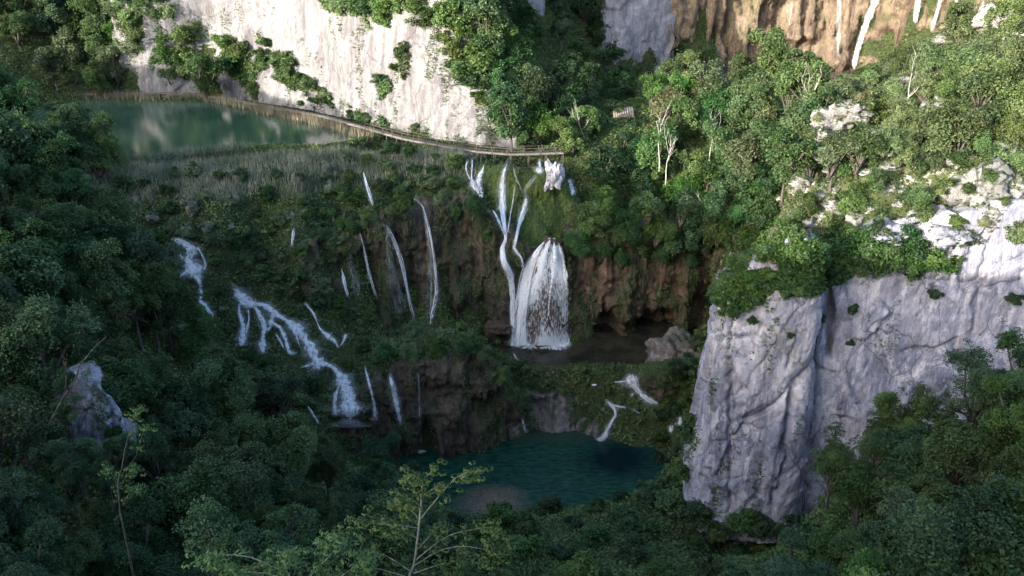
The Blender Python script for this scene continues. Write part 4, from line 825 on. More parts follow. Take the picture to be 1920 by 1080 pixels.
def tree(P, t, r, hc, kind, mat, zone, bark='bark', rz=1.0, foot=None):
    fx, fy = (P[0], P[1]) if foot is None else foot
    g = float(ground(fx, fy)) if foot is None else max(float(ground(fx, fy)), P[2] - 2.4); o = thing("tree", (fx, fy, g - 0.2), None, "tree", zone)
    me, br = random.choice(KIND[kind]); a = random.uniform(0, 6.28); hc = P[2] - g
    s = (r * random.uniform(0.9, 1.12), r * random.uniform(0.9, 1.12), r * rz * random.uniform(0.9, 1.15))
    cl = (P[0] - fx, P[1] - fy, hc); c = link("crown", me, o, cl); c.rotation_euler = (random.uniform(-.15, .15), random.uniform(-.15, .15), a); c.scale = s
    c.material_slots[0].link = 'OBJECT'; c.material_slots[0].material = M[mat]
    b = link("branches", br, o, cl); b.rotation_euler = c.rotation_euler; b.scale = s
    th = max(hc - 0.95 * s[2], 0.8) if foot is None else Vector(cl).length; k = link("trunk", TRUNK, o, (0, 0, 0)); k.scale = (0.06 * r + 0.03, 0.06 * r + 0.03, th + 0.3); k.rotation_euler = (0, 0, a) if foot is None else Vector(cl).to_track_quat('Z', 'Y').to_euler()
    if bark != 'bark':
        for q in (b, k): q.material_slots[0].link = 'OBJECT'; q.material_slots[0].material = M[bark]
    TREES.append((o, P, zone, mat)); return o
def scatter(poly, space, seed, grow=0.0):
    """Poisson-like picks inside a polygon of picture places"""
    r = random.Random(seed); xs = [p[0] for p in poly]; ys = [p[1] for p in poly]; out = []; area = (max(xs) - min(xs)) * (max(ys) - min(ys))
    for _ in range(int(area / space ** 2 * 40)):
        x = r.uniform(min(xs), max(xs)); y = r.uniform(min(ys), max(ys))
        if not bool(in_poly(x, y, poly)): continue
        s = space * (1 + grow * (y - min(ys)) / (max(ys) - min(ys)))
        if all(math.hypot(x - a, y - b) > s for a, b in out): out.append((x, y))
    return out
def grove(poly, space, kinds, mats, rr, zone, hc=(1.6, 2.6), t0=20, t1=260, seed=1, grow=0.0, bark='bark', rz=1.0, avoid=True):
    for px, py in sorted(scatter(poly, space, seed, grow), key=lambda p: p[1]):
        r = random.uniform(*rr); h = r * random.uniform(*hc); s = stand(px, py, h, t0, t1)
        if s is None: continue
        P, t = s; rpx = r / t * FPX
        if any(bool(in_poly(P[0], P[1], w_)) for w_ in (LAKE, POOL, BASIN)): continue
        if avoid and (covers_water(px, py, rpx, t) or blocked(px, py, t, rpx * 0.7)): continue
        tree(P, t, r, h, random.choice(kinds), random.choice(mats), zone, bark, rz)
SHRUBS = []
def shrub_at(P, N, r, mat, zone, k=None, name="shrub", lab=None):
    o = link(name, SHRUB[random.randrange(4) if k is None else k]); o.location = P + np.array((0, 0, r * 0.35)) + N * r * 0.3; o.rotation_euler = (0, 0, random.uniform(0, 6.28))
    o.scale = (r * random.uniform(.85, 1.2), r * random.uniform(.85, 1.2), r * random.uniform(.7, 1.05)); o.material_slots[0].link = 'OBJECT'; o.material_slots[0].material = M[mat]
    tag(o, lab, "shrub", zone); SHRUBS.append((o, P, zone, mat, lab)); return o
def thicket(poly, space, mats, rr, zone, seed=1, grow=0.0, avoid=True):
    for px, py in sorted(scatter(poly, space, seed, grow), key=lambda p: p[1]):
        h = hit(px, py)
        if h is None: continue
        P, N, t = h; r = random.uniform(*rr)
        if any(bool(in_poly(P[0], P[1], w_)) for w_ in (LAKE, POOL, BASIN)): continue
        if avoid and (covers_water(px, py - r / t * FPX * 0.4, r / t * FPX, t) or blocked(px, py, t, r / t * FPX * 0.6)): continue
        shrub_at(P, N, r, random.choice(mats), zone)

BOARD_PX = [(60, 165), (215, 172), (380, 172), (600, 206), (760, 250), (900, 274), (1050, 282), (1050, 298), (900, 294), (760, 272), (640, 246), (600, 226), (430, 192), (200, 182), (60, 185)]
CLEAR += [(BOARD_PX, 400), ([(1142, 195), (1190, 192), (1195, 222), (1145, 225)], 150), ([(175, 195), (420, 190), (620, 235), (600, 255), (400, 270), (250, 285), (215, 260)], 145), ([(800, 850), (930, 822), (1200, 850), (1215, 880), (1120, 935), (1000, 930), (930, 960), (880, 960), (850, 900)], 118),
          ([(985, 655), (1190, 640), (1195, 680), (1100, 690), (1000, 690)], 125), ([(1335, 600), (1480, 600), (1520, 700), (1500, 950), (1350, 960), (1305, 900)], 90), ([(1560, 600), (1900, 560), (1900, 620), (1740, 690), (1560, 740)], 90),
          ([(115, 690), (180, 685), (235, 780), (215, 890), (120, 880)], 73), ([(700, 440), (900, 390), (930, 600), (720, 570)], 126), ([(1100, 520), (1350, 480), (1300, 610), (1110, 640)], 130)]
DP = 'leaf_deep'
DK, MD, SU, PA, BR = 'leaf_dark', 'leaf_mid', 'leaf_sun', 'leaf_pale', 'leaf_bright'
G = grove
# the shaded forest falling from the left edge to the lower pool
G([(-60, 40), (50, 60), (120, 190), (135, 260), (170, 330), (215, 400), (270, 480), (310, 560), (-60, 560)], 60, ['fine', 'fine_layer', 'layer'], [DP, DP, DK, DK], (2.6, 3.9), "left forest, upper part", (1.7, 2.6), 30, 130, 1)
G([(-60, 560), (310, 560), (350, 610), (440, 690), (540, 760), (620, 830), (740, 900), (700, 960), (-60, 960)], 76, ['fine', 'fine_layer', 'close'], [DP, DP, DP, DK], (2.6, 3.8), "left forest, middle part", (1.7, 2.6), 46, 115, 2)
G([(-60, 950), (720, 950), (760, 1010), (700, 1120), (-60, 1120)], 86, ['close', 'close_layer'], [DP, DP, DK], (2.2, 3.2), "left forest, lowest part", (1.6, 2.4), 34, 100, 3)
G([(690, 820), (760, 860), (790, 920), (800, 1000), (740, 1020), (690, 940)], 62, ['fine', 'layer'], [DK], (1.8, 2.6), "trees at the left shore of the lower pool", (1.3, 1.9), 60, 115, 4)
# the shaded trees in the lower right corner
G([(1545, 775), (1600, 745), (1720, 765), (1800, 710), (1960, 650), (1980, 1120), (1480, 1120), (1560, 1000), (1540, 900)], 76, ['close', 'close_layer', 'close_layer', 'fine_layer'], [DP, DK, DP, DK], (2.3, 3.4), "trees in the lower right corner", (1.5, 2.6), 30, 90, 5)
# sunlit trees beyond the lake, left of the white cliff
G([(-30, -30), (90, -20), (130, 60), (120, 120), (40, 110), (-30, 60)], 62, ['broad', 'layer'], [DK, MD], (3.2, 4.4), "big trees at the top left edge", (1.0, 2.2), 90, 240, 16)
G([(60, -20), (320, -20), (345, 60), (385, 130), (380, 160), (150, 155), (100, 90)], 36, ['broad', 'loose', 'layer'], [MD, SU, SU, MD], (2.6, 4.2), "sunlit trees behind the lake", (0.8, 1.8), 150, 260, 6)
# gorge
G([(890, -20), (990, -20), (980, 80), (1000, 190), (960, 210), (930, 120)], 36, ['broad', 'layer', 'tall'], [DK, DK, MD], (3.0, 4.5), "shaded trees in the mouth of the gorge", (1.2, 2.2), 135, 240, 7)
G([(1040, -20), (1130, -20), (1160, 110), (1190, 180), (1120, 250), (1080, 240), (1050, 140)], 40, ['broad', 'layer'], [DK, DK, MD], (2.6, 4.0), "shaded trees in the bed of the gorge", (1.0, 1.8), 135, 240, 8)
G([(960, 190), (1000, 150), (1060, 190), (1075, 250), (1040, 280), (985, 265), (945, 240)], 32, ['broad', 'tall'], [MD, SU, MD], (2.0, 3.0), "half lit trees at the right foot of the white cliff", (1.2, 1.8), 125, 175, 9)
# sunlit and half lit wood in the middle
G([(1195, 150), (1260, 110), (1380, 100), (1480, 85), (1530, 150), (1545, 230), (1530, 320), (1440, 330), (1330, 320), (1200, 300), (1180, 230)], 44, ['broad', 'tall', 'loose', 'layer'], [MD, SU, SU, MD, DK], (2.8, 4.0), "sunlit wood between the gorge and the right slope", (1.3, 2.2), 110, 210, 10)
G([(1075, 300), (1180, 270), (1330, 310), (1440, 330), (1440, 420), (1380, 440), (1300, 450), (1230, 440), (1140, 480), (1085, 460), (1060, 400)], 40, ['broad', 'layer', 'broad'], [DK, MD, DK], (2.2, 3.4), "shaded trees overhanging the brown wall", (0.5, 1.5), 100, 170, 11)
G([(1080, 380), (1130, 360), (1200, 400), (1160, 480), (1100, 490), (1075, 440)], 36, ['layer', 'broad'], [MD, DK], (1.6, 2.3), "leafy trees right beside the fan shaped waterfall", (0.4, 0.8), 100, 150, 12)
def overhang(pts, kinds, mats, zone, y, back):
    for px, py, r in pts:
        P = aty(px, py, y(px) if callable(y) else y)
        if covers_water(px, py, r / 130 * FPX * 0.9, 128): continue
        f = (P[0] + random.uniform(-.6, .6), P[1] + back); tree(P, 128, r, 3.0, random.choice(kinds), random.choice(mats), zone, foot=f)
overhang([(1105, 405, 2.4), (1090, 450, 2.0), (1125, 470, 2.0), (1150, 440, 2.4), (1180, 415, 2.6), (1205, 455, 2.2), (1235, 430, 2.6), (1265, 460, 2.1), (1295, 425, 2.7), (1325, 450, 2.2), (1350, 420, 2.6), (1380, 445, 2.2), (1405, 470, 2.0), (1165, 480, 1.7), (1240, 480, 1.5), (1300, 480, 1.5), (1420, 430, 2.4), (1135, 375, 2.4), (1215, 385, 2.6), (1280, 385, 2.6), (1340, 385, 2.6), (1400, 395, 2.4)],
    ['broad', 'layer', 'layer'], [DK, DK, MD], "trees leaning over the right brown wall", lambda x: 120.3 if x < 1330 else 118.0, 3.6)
overhang([(660, 420, 1.5), (690, 405, 1.4), (760, 385, 1.5), (735, 395, 1.2), (830, 375, 1.5), (858, 392, 1.4), (890, 385, 1.6), (905, 410, 1.3), (915, 440, 1.2), (640, 470, 1.5), (625, 520, 1.3), (600, 440, 1.6)], ['layer', 'broad'], [DK, MD, 'leaf_under'], "small trees leaning over the left brown wall", 117.5, 2.6)
overhang([(720, 660, 1.3), (770, 655, 1.4), (820, 650, 1.5), (870, 655, 1.4), (910, 670, 1.3), (945, 700, 1.3), (960, 735, 1.2), (985, 760, 1.0)], ['layer'], [DK, MD, 'leaf_under'], "small trees on the lip of the lower wall", 102.8, 2.0)
G([(-30, 120), (100, 140), (150, 190), (165, 250), (190, 290), (150, 330), (-30, 330)], 56, ['fine_layer', 'layer'], [DK, DK, MD], (3.0, 4.2), "left forest at the lake's edge", (1.3, 2.4), 70, 150, 15)
# right slope
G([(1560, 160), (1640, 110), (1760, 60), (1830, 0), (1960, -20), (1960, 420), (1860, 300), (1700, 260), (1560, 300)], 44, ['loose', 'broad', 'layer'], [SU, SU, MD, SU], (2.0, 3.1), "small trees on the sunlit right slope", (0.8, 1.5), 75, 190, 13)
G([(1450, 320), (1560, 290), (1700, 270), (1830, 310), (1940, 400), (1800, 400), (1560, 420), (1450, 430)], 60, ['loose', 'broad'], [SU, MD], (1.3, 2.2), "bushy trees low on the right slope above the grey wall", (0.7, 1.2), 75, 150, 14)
T = thicket
T([(270, 330), (420, 330), (560, 330), (640, 310), (640, 380), (520, 430), (400, 440), (300, 440), (260, 400)], 36, ['grass_shelf', DK, 'leaf_under', DK], (0.8, 1.5), "low bushes among the reeds", 21)
T([(640, 300), (740, 290), (860, 305), (880, 350), (820, 375), (700, 385), (640, 390), (600, 350)], 27, [MD, 'leaf_under', MD, DK], (0.9, 1.7), "bushes along the brink above the brown wall", 22)
T([(300, 440), (420, 440), (560, 400), (660, 400), (680, 470), (640, 560), (680, 620), (660, 700), (620, 640), (520, 560), (440, 500), (330, 520)], 27, [MD, MD, 'leaf_under', DK], (0.8, 1.5), "bushes on the mossy cascade slope", 23)
T([(330, 560), (430, 540), (450, 660), (560, 700), (640, 800), (560, 780), (420, 680), (340, 620)], 30, [DK, 'leaf_under'], (0.8, 1.4), "bushes under the cascades", 24)
T([(660, 590), (760, 600), (900, 620), (980, 660), (1000, 740), (900, 680), (780, 650), (700, 690), (650, 640)], 29, [MD, 'leaf_under', MD], (0.8, 1.5), "bushes on the green mound", 25)
T([(990, 700), (1100, 690), (1180, 700), (1240, 770), (1180, 820), (1130, 740), (1050, 740)], 25, [MD, 'leaf_under'], (0.5, 0.9), "low plants around the rapids", 26)
T([(1230, 720), (1310, 650), (1310, 760), (1290, 900), (1230, 940), (1230, 860), (1215, 790)], 27, [DK, MD], (0.9, 1.6), "bushes squeezed between the pool and the limestone buttress", 27)
T([(900, 985), (1000, 955), (1130, 950), (1230, 920), (1300, 960), (1480, 990), (1560, 1010), (1500, 1100), (800, 1110), (820, 1000)], 40, [DK, DK, MD], (1.2, 2.0), "bushes on the near shore of the pool", 28, 0.4)
T([(1330, 560), (1400, 480), (1480, 440), (1640, 430), (1790, 470), (1720, 520), (1560, 540), (1440, 560), (1370, 590)], 30, [MD, DK, MD], (0.8, 1.5), "shrubs on top of the buttress and the grey wall", 29, avoid=False)
T([(1540, 200), (1660, 130), (1800, 80), (1920, 100), (1920, 440), (1700, 420), (1480, 420), (1460, 350)], 40, [SU, 'leaf_slope', PA, SU, MD], (0.6, 1.2), "low shrubs in the turf of the sunlit slope", 30)
T([(1000, 130), (1180, 130), (1190, 240), (1060, 260), (1010, 200)], 36, [DK, MD], (1.2, 2.0), "undergrowth bushes on the gorge floor", 31)
for z, pts in (("shrubs clinging to the white cliff", [(430, 85, 2.2), (455, 100, 2.6), (440, 125, 2.4), (465, 150, 2.0), (478, 175, 1.8), (500, 110, 2.2), (525, 120, 2.2), (550, 135, 2.0), (570, 150, 2.0), (590, 165, 1.8), (610, 180, 1.6), (500, 85, 1.6), (540, 108, 1.5),
        (755, 105, 1.5), (745, 130, 1.1), (718, 155, 1.5), (724, 166, 1.0), (640, 10, 2.4), (690, 20, 2.6), (730, 30, 2.2), (780, 20, 3.0), (800, 45, 2.4), (840, 40, 3.0), (875, 30, 3.2), (860, 70, 2.6), (900, 85, 2.4), (850, 100, 2.0), (860, 135, 2.4), (895, 130, 2.8), (920, 150, 2.8),
        (890, 165, 2.6), (935, 175, 2.4), (925, 200, 2.0), (955, 225, 2.0), (905, 190, 1.8), (660, 216, 1.3), (690, 222, 1.4), (710, 238, 1.0), (590, 190, 1.0), (565, 195, 1.0), (620, 196, 1.0), (780, 246, 1.0)]),
    ("shrubs in cracks of the grey wall and buttress", [(1445, 535, 1.2), (1470, 550, 1.3), (1500, 545, 1.0), (1600, 580, 0.8), (1595, 645, 0.45), (1540, 600, 0.8), (1410, 600, 0.7), (1480, 630, 0.5), (1750, 555, 0.8), (1905, 565, 1.0), (1400, 560, 1.0), (1560, 510, 1.3), (1620, 490, 1.2), (1680, 500, 1.3), (1740, 490, 1.4), (1790, 490, 1.0), (1350, 570, 0.9), (1375, 585, 0.8)])):
    for px, py, r in pts:
        h = hit(px, py)
        if h is not None: shrub_at(h[0], h[1], r * random.uniform(.85, 1.1), random.choice([MD, SU, DK] if z.endswith("cliff") else [MD, DK]), z)
h = hit(862, 308); shrub_at(h[0], h[1], 0.9, BR, "bushes along the brink above the brown wall", 1, lab="bright yellow green bush beside the split cascade under the boardwalk")
h = hit(392, 432); shrub_at(h[0], h[1], 0.5, BR, "bushes on the mossy cascade slope", 1, lab="small yellow green plant above the foaming top left rapid")
for px, py, r, hcc, mt, lab in ((1225, 165, 3.2, 5.0, BR, "bright lime green tree at the gorge edge of the sunlit wood"), (1250, 200, 3.6, 5.5, PA, "pale yellowish feathery tree below the bright lime green tree"), (1290, 160, 3.0, 5.0, PA, "pale grey green tree behind the pale feathery one"), (1240, 260, 3.0, 4.5, PA, "pale willow like tree with thin whitish stems"),
        (1425, 180, 3.4, 6.0, BR, "fresh green tree in the middle of the sunlit wood")):
    P, t = stand(px, py, hcc, 110, 200); o = tree(P, t, r, hcc, 'loose', mt, "sunlit wood between the gorge and the right slope", 'bark'); o["label"] = lab

# leafless trees
def bare(px, py, hpx, y, lab, mat='bark_pale', seed=0, lean=0.0, spread=0.5, name="bare_tree"):
    r = random.Random(seed); P = aty(px, py, y); g = float(ground(P[0], P[1])); Ht = hpx / FPX * math.hypot(y, 30) * 1.05; P[2] = max(g, P[2]) - 0.2; b = MB()
    def limb(p, d, L, rad, dep):
        q = [p]; dd = d.copy()
        for _ in range(5):
            dd = dd + np.array([r.gauss(0, .12), r.gauss(0, .12), 0.10]); dd /= np.linalg.norm(dd); q.append(q[-1] + dd * L / 5)
        b.tube(q, np.linspace(rad, rad * 0.35, 6), 5)
        if dep:
            for k in range(4 if dep > 1 else 3):
                a = r.uniform(0, 6.28); e = dd * 0.7 + np.array((math.cos(a), math.sin(a), 0.25)) * spread; limb(q[r.randint(2, 5)], e / np.linalg.norm(e), L * r.uniform(.35, .6), rad * 0.5, dep - 1)
    o = thing(name, P, lab, "bare tree"); limb(np.zeros(3), np.array((lean, 0, 1.0)), Ht, Ht * 0.014 + 0.03, 2)
    link("trunk", b.mesh("trunk", M[mat]), o); return o
bare(1490, 245, 95, 128, "whitish leafless tree at the right of the sunlit wood", seed=2)
bare(1236, 320, 80, 131, "pair of pale bare stems above the shaded overhanging trees", seed=3, spread=0.25); bare(1248, 345, 70, 129, "thin grey leafless tree among the shaded overhanging trees", seed=4)
bare(1100, 275, 60, 140, "grey leaning dead stem at the gorge mouth", seed=5, lean=-0.5); bare(1505, 955, 130, 80.2, "dark leafless tree against the grey limestone buttress", 'bark', seed=6, lean=-0.15)
bare(1700, 210, 70, 116, "thin pale leafless tree near the top of the sunlit slope", seed=7); bare(1330, 300, 60, 133, "small pale dead tree in the sunlit wood", seed=8)
bare(90, 800, 150, 52, "dark leafless tree leaning across the bluish rock on the left", 'bark', seed=9, lean=0.7, spread=0.4)
bare(1320, 455, 70, 120, "tangle of grey dead branches hanging at the brown wall", 'bark_pale', seed=13, spread=0.8)

# the young tree close to the viewpoint, with drooping bright leaves
def sapling(lab, stem_px, branches, t, k, name="sapling", nl=1.0, mat="leaf_bright", ls=1.0):
    base = att(*stem_px[0], t); g = float(ground(base[0], base[1])); o = thing(name, (base[0], base[1], g - 0.1), lab, "young tree"); org = np.array((base[0], base[1], g - 0.1)); r = random.Random(k)
    P = [org] + [att(x, y, t + 0.25 * math.sin(i * 2.0)) for i, (x, y) in enumerate(stem_px)]
    b = MB(); st = catmull(np.array(P), 0.4); b.tube(st - org, np.linspace(0.055, 0.008, len(st)), 6); LP = []; LN = []; LS = []; LT = []
    def spray(p, dirv, n, sc):
        for _ in range(int(n * nl)):
            q = p + np.array([r.gauss(0, .17), r.gauss(0, .17), r.gauss(0, .08)]) * sc; tn = r.random()
            for j in range(7):                       # a fan of drooping leaflets
                a = j * 0.9 + r.uniform(-.3, .3); d = np.array((math.cos(a), math.sin(a), -0.75)); LP.append(q + d * 0.085 * sc); LN.append(np.array((math.cos(a) * .7, math.sin(a) * .7, 0.75))); LS.append(0.16 * ls * sc * r.uniform(.7, 1.25)); LT.append(tn)
    for i, (pts, n) in enumerate(branches):
        dt = r.uniform(-0.5, 0.5); q = [att(x, y, t + dt * j / len(pts)) for j, (x, y) in enumerate(pts)]; c = catmull(np.array(q), 0.3); b.tube(c - org, np.linspace(0.02, 0.005, len(c)), 5)
        for p in c[len(c) // 3::2]: spray(p, None, 4, 1.1)
        spray(c[-1], None, int(n * 1.6), 1.3)
    spray(st[-1], None, 5, 1.0)
    link("trunk", b.mesh("trunk", M['bark_young' if mat == 'leaf_bright' else 'bark']), o)
    V, F, T_ = leaves(np.array(LP) - org, np.array(LN), np.array(LS), np.array(LT), 0.25, 0.42); lf = link("leaves", mesh_np("leaves", V, F, M[mat], False, {"tint": T_}), o); return o
sapling("bright green young tree with drooping leaves before the lower pool", [(765, 1110), (776, 1060), (784, 1000), (790, 940), (793, 905), (808, 885), (818, 872)], [
    ([(792, 925), (789, 905), (776, 890)], 7), ([(787, 975), (815, 940), (850, 900), (878, 885), (890, 884)], 6), ([(792, 930), (815, 915), (824, 905)], 3), ([(787, 975), (770, 955), (762, 950)], 7), ([(785, 990), (745, 985), (725, 982)], 4), ([(784, 1010), (730, 985), (690, 980), (675, 975)], 8),
    ([(780, 1050), (830, 1010), (870, 996), (920, 988)], 8), ([(778, 1060), (830, 1030), (880, 1025), (925, 1035)], 10), ([(783, 1030), (810, 1000), (825, 985)], 4), ([(776, 1075), (720, 1040), (690, 1035)], 6), ([(774, 1085), (700, 1065), (660, 1070)], 9), ([(776, 1075), (820, 1060), (860, 1050)], 6), ([(772, 1095), (810, 1085), (850, 1085)], 6), ([(790, 950), (770, 935), (758, 925)], 5)], 27.0, 3, ls=0.78, nl=1.9)
sapling("bright green young tree cut by the bottom edge, left of centre", [(560, 1130), (540, 1075), (520, 1060)], [([(540, 1075), (470, 1045), (420, 1040), (395, 1045)], 9), ([(545, 1090), (500, 1075), (450, 1072)], 9), ([(530, 1065), (540, 1040), (535, 1030)], 4), ([(555, 1110), (600, 1060), (640, 1020), (625, 1010)], 10), ([(555, 1120), (640, 1080), (680, 1050)], 9), ([(550, 1100), (590, 1085), (620, 1080)], 9)], 25.0, 4, ls=0.78, nl=1.8)
sapling("slender young tree with pale drooping leaves beside the bluish rock", [(225, 960), (228, 880), (240, 820), (255, 765)], [([(228, 890), (255, 855), (270, 800)], 8), ([(235, 840), (250, 790), (258, 770)], 6), ([(226, 910), (240, 890), (250, 880)], 7), ([(225, 930), (215, 900), (205, 880)], 5), ([(226, 940), (245, 925), (255, 915)], 6)], 42.0, 5, nl=1.7, mat='leaf_mid', ls=0.7)
sapling("bright green leafy shoot at the bottom edge, right of centre", [(1632, 1130), (1630, 1090), (1628, 1066)], [([(1630, 1090), (1605, 1078)], 3), ([(1630, 1090), (1650, 1076)], 3), ([(1630, 1095), (1640, 1090)], 3)], 16.0, 6, nl=0.5)

# labels: every tree and bush is told apart by its row and its place in the row
ORD = "first second third fourth fifth sixth seventh eighth ninth tenth eleventh twelfth thirteenth fourteenth fifteenth sixteenth seventeenth eighteenth nineteenth twentieth".split() + ["twenty-" + w_ for w_ in "first second third fourth fifth sixth seventh eighth ninth".split()] + ["thirtieth"] + ["thirty-" + w_ for w_ in "first second third fourth fifth sixth seventh eighth ninth".split()]
LOOK = {DK: "dark green", DP: "very dark green", MD: "mid green", SU: "sunny green", PA: "pale", BR: "bright green", 'leaf_under': "deep green", 'grass_shelf': "greyish green", 'leaf_slope': "yellowish green"}
SHORT = {}
def name_rows(items, what, rowpx):
    zones = {}
    for it in items:
        if not it[0].get("label"): zones.setdefault(it[2], []).append(it)
    for z, L in zones.items():
        q = [(project(np.array(it[1]))[0:2], it) for it in L]; q.sort(key=lambda a: a[0][1]); rows = []
        for a in q:
            if not rows or a[0][1] - rows[-1][0][0][1] > rowpx: rows.append([a])
            else: rows[-1].append(a)
        for ri, row in enumerate(rows):
            row.sort(key=lambda a: a[0][0])
            for k, a in enumerate(row):
                rn = "" if len(rows) == 1 else (" in the top row" if ri == 0 else " in the bottom row" if ri == len(rows) - 1 else f" in the {ORD[ri]} row")
                a[1][0]["label"] = f"{LOOK.get(a[1][3], 'green')} {what}, {ORD[k]} from left{rn}, {SHORT[z]}"
SHORT.update({"left forest, upper part": "upper left forest", "left forest, middle part": "middle left forest", "left forest, lowest part": "lowest left forest", "trees at the left shore of the lower pool": "lower pool's left shore",
    "trees in the lower right corner": "lower right corner wood", "sunlit trees behind the lake": "behind the upper lake", "shaded trees in the mouth of the gorge": "gorge's left side", "shaded trees in the bed of the gorge": "gorge bed",
    "half lit trees at the right foot of the white cliff": "white cliff's right foot", "sunlit wood between the gorge and the right slope": "sunlit middle wood", "shaded trees overhanging the brown wall": "above right brown wall",
    "leafy trees right beside the fan shaped waterfall": "right of fan waterfall", "small trees on the sunlit right slope": "upper sunlit slope", "bushy trees low on the right slope above the grey wall": "lower sunlit slope", "big trees at the top left edge": "top left edge", "trees leaning over the right brown wall": "leaning over right brown wall", "small trees leaning over the left brown wall": "leaning over left brown wall", "small trees on the lip of the lower wall": "lip of lower wall", "left forest at the lake's edge": "left forest by lake",
    "low bushes among the reeds": "among the reeds", "bushes along the brink above the brown wall": "brink by boardwalk", "bushes on the mossy cascade slope": "mossy cascade slope", "bushes under the cascades": "below left cascades", "bushes on the green mound": "green central mound",
    "low plants around the rapids": "beside the rapids", "bushes squeezed between the pool and the limestone buttress": "left of limestone buttress", "bushes on the near shore of the pool": "lower pool's near shore", "shrubs on top of the buttress and the grey wall": "top of grey wall",
    "low shrubs in the turf of the sunlit slope": "sunlit slope turf", "undergrowth bushes on the gorge floor": "gorge floor", "shrubs clinging to the white cliff": "on white cliff", "shrubs in cracks of the grey wall and buttress": "grey wall cracks"})
SHORT["pale stones strewn over the sunlit slope"] = "sunlit slope stones"; LOOK["pale"] = "small pale"
name_rows([(o_, p_, o_["group"], "pale") for _x, _y, o_, p_ in SLOPE_STONES], "rock", 45)

# ------------------------------------------------------------------ growth nobody could count: ground cover, reeds, hanging moss
def near_water(P, m=0.25):
    x, y, f = project(P); bad = np.zeros(len(P), bool)
    for i in range(0, len(KX), 1):
        bad |= (np.abs(x - KX[i]) < KW[i] * 0.8 + 3) & (np.abs(y - KY[i]) < KW[i] * 0.8 + 4) & (f > KT[i] - 6)
    return bad
def in_view(P, m=60):
    x, y, f = project(P); return (x > -m) & (x < 1920 + m) & (y > -m) & (y < 1080 + m)
fc = TV[TF]; fa = np.linalg.norm(np.cross(fc[:, 2] - fc[:, 0], fc[:, 3] - fc[:, 1]), axis=1) * 0.5
cc_ = fc.mean(1); ok = (np.abs(cc_[:, 0]) < 100) & (cc_[:, 1] > 45) & (cc_[:, 1] < 232) & in_view(cc_)
fi = np.flatnonzero(ok)
def sample_ground(n):
    k = fi[rng.choice(len(fi), n, p=fa[fi] / fa[fi].sum())]; u = rng.random((n, 1)); v = rng.random((n, 1)); q = TV[TF[k]]
    P = (q[:, 0] * (1 - u) + q[:, 1] * u) * (1 - v) + (q[:, 3] * (1 - u) + q[:, 2] * u) * v
    N = np.cross(q[:, 1] - q[:, 0], q[:, 3] - q[:, 0]); N /= np.linalg.norm(N, axis=1)[:, None]
    wet = np.zeros(n, bool)
    for w_ in (LAKE, POOL, BASIN, FAR): wet |= in_poly(P[:, 0], P[:, 1], w_)
    m = ~wet & ~near_water(P); return P[m], N[m]
def clumps(name, P, N, nleaf, rad, L, mat, flat=0.7, seed=0, cat=None):
    n = len(P); i = np.repeat(np.arange(n), nleaf); m = len(i); size = rng.uniform(0.55, 1.5, n)
    d = unit(m) * rng.random((m, 1)) ** 0.5; d[:, 2] = np.abs(d[:, 2]) * flat
    Q = P[i] + d * (rad * size[i])[:, None] + N[i] * 0.05
    tone = np.clip(0.5 + 0.55 * fbm(P / 3.0, 3, 90 + seed), 0, 1)
    V, F, T_ = leaves(Q, d + np.array((0, 0, 0.7)) + rng.normal(0, .4, (m, 3)), L * rng.uniform(.6, 1.4, m), np.clip(tone[i] * 0.7 + rng.random(m) * 0.4 - 0.05, 0, 1))
    return tag(link(name, mesh_np(name, V, F, mat, False, {"tint": T_})), kind="stuff")
def blades(name, P, h, wd, mat, lean=0.25, seed=0, down=False):
    n = len(P); a = rng.uniform(0, 6.28, n); hh = (h * rng.uniform(0.5, 1.3, n))[:, None]; s = np.stack([np.cos(a), np.sin(a), 0 * a], 1) * wd
    tip = P + np.stack([rng.normal(0, lean, n), rng.normal(0, lean, n), np.ones(n) * (-1 if down else 1)], 1) * hh; mid = P * 0.5 + tip * 0.5 + np.array((0, 0, 0.06)) * hh
    V = np.stack([P - s, P + s, mid + s * 0.7, tip, mid - s * 0.7], 1).reshape(-1, 3); k = np.arange(n)[:, None] * 5
    F = [np.concatenate([k, k + 1, k + 2, k + 4], 1), np.concatenate([k + 4, k + 2, k + 3], 1)]
    tone = np.clip(0.5 + 0.6 * fbm(P / 2.5, 3, 70 + seed) + rng.normal(0, .2, n), 0, 1)
    return tag(link(name, mesh_np(name, V, F, mat, False, {"tint": np.repeat(tone, 5)})), kind="stuff")
P, N = sample_ground(130000)
sl = in_poly(P[:, 0], P[:, 1], SLOPE_ZONE)
shelf = (P[:, 2] > -2.5) & (P[:, 0] < -3) & (P[:, 1] < 137) & (P[:, 1] > 112) & (P[:, 0] > -62)
patch = fbm(P / 4.0, 4, 55)
clumps("ground_cover", P[~sl & ~shelf], N[~sl & ~shelf], 8, 0.55, 0.34, M['leaf_under'])
m = sl & (patch > -0.35); clumps("slope_turf", P[m], N[m], 9, 0.42, 0.27, M['leaf_slope'], 0.6, 1)
m = shelf & (patch > 0.0); clumps("shelf_growth", P[m], N[m], 10, 0.42, 0.22, M['grass_shelf'], 0.8, 2)
P, N = sample_ground(160000); shelf = (P[:, 2] > -2.8) & (P[:, 0] < -4) & (P[:, 1] < 137) & (P[:, 1] > 112) & (P[:, 0] > -62)
Q = P[shelf]; Q = Q[rng.random(len(Q)) < 0.9]; Q = np.concatenate([Q + rng.normal(0, .3, Q.shape) * (1, 1, 0) for _ in range(5)]); Q = Q[~in_poly(Q[:, 0], Q[:, 1], LAKE)]; Q[:, 2] = ground(Q[:, 0], Q[:, 1])
blades("reed_bed", Q, 1.25, 0.035, M['grass_shelf'], 0.22, 1)
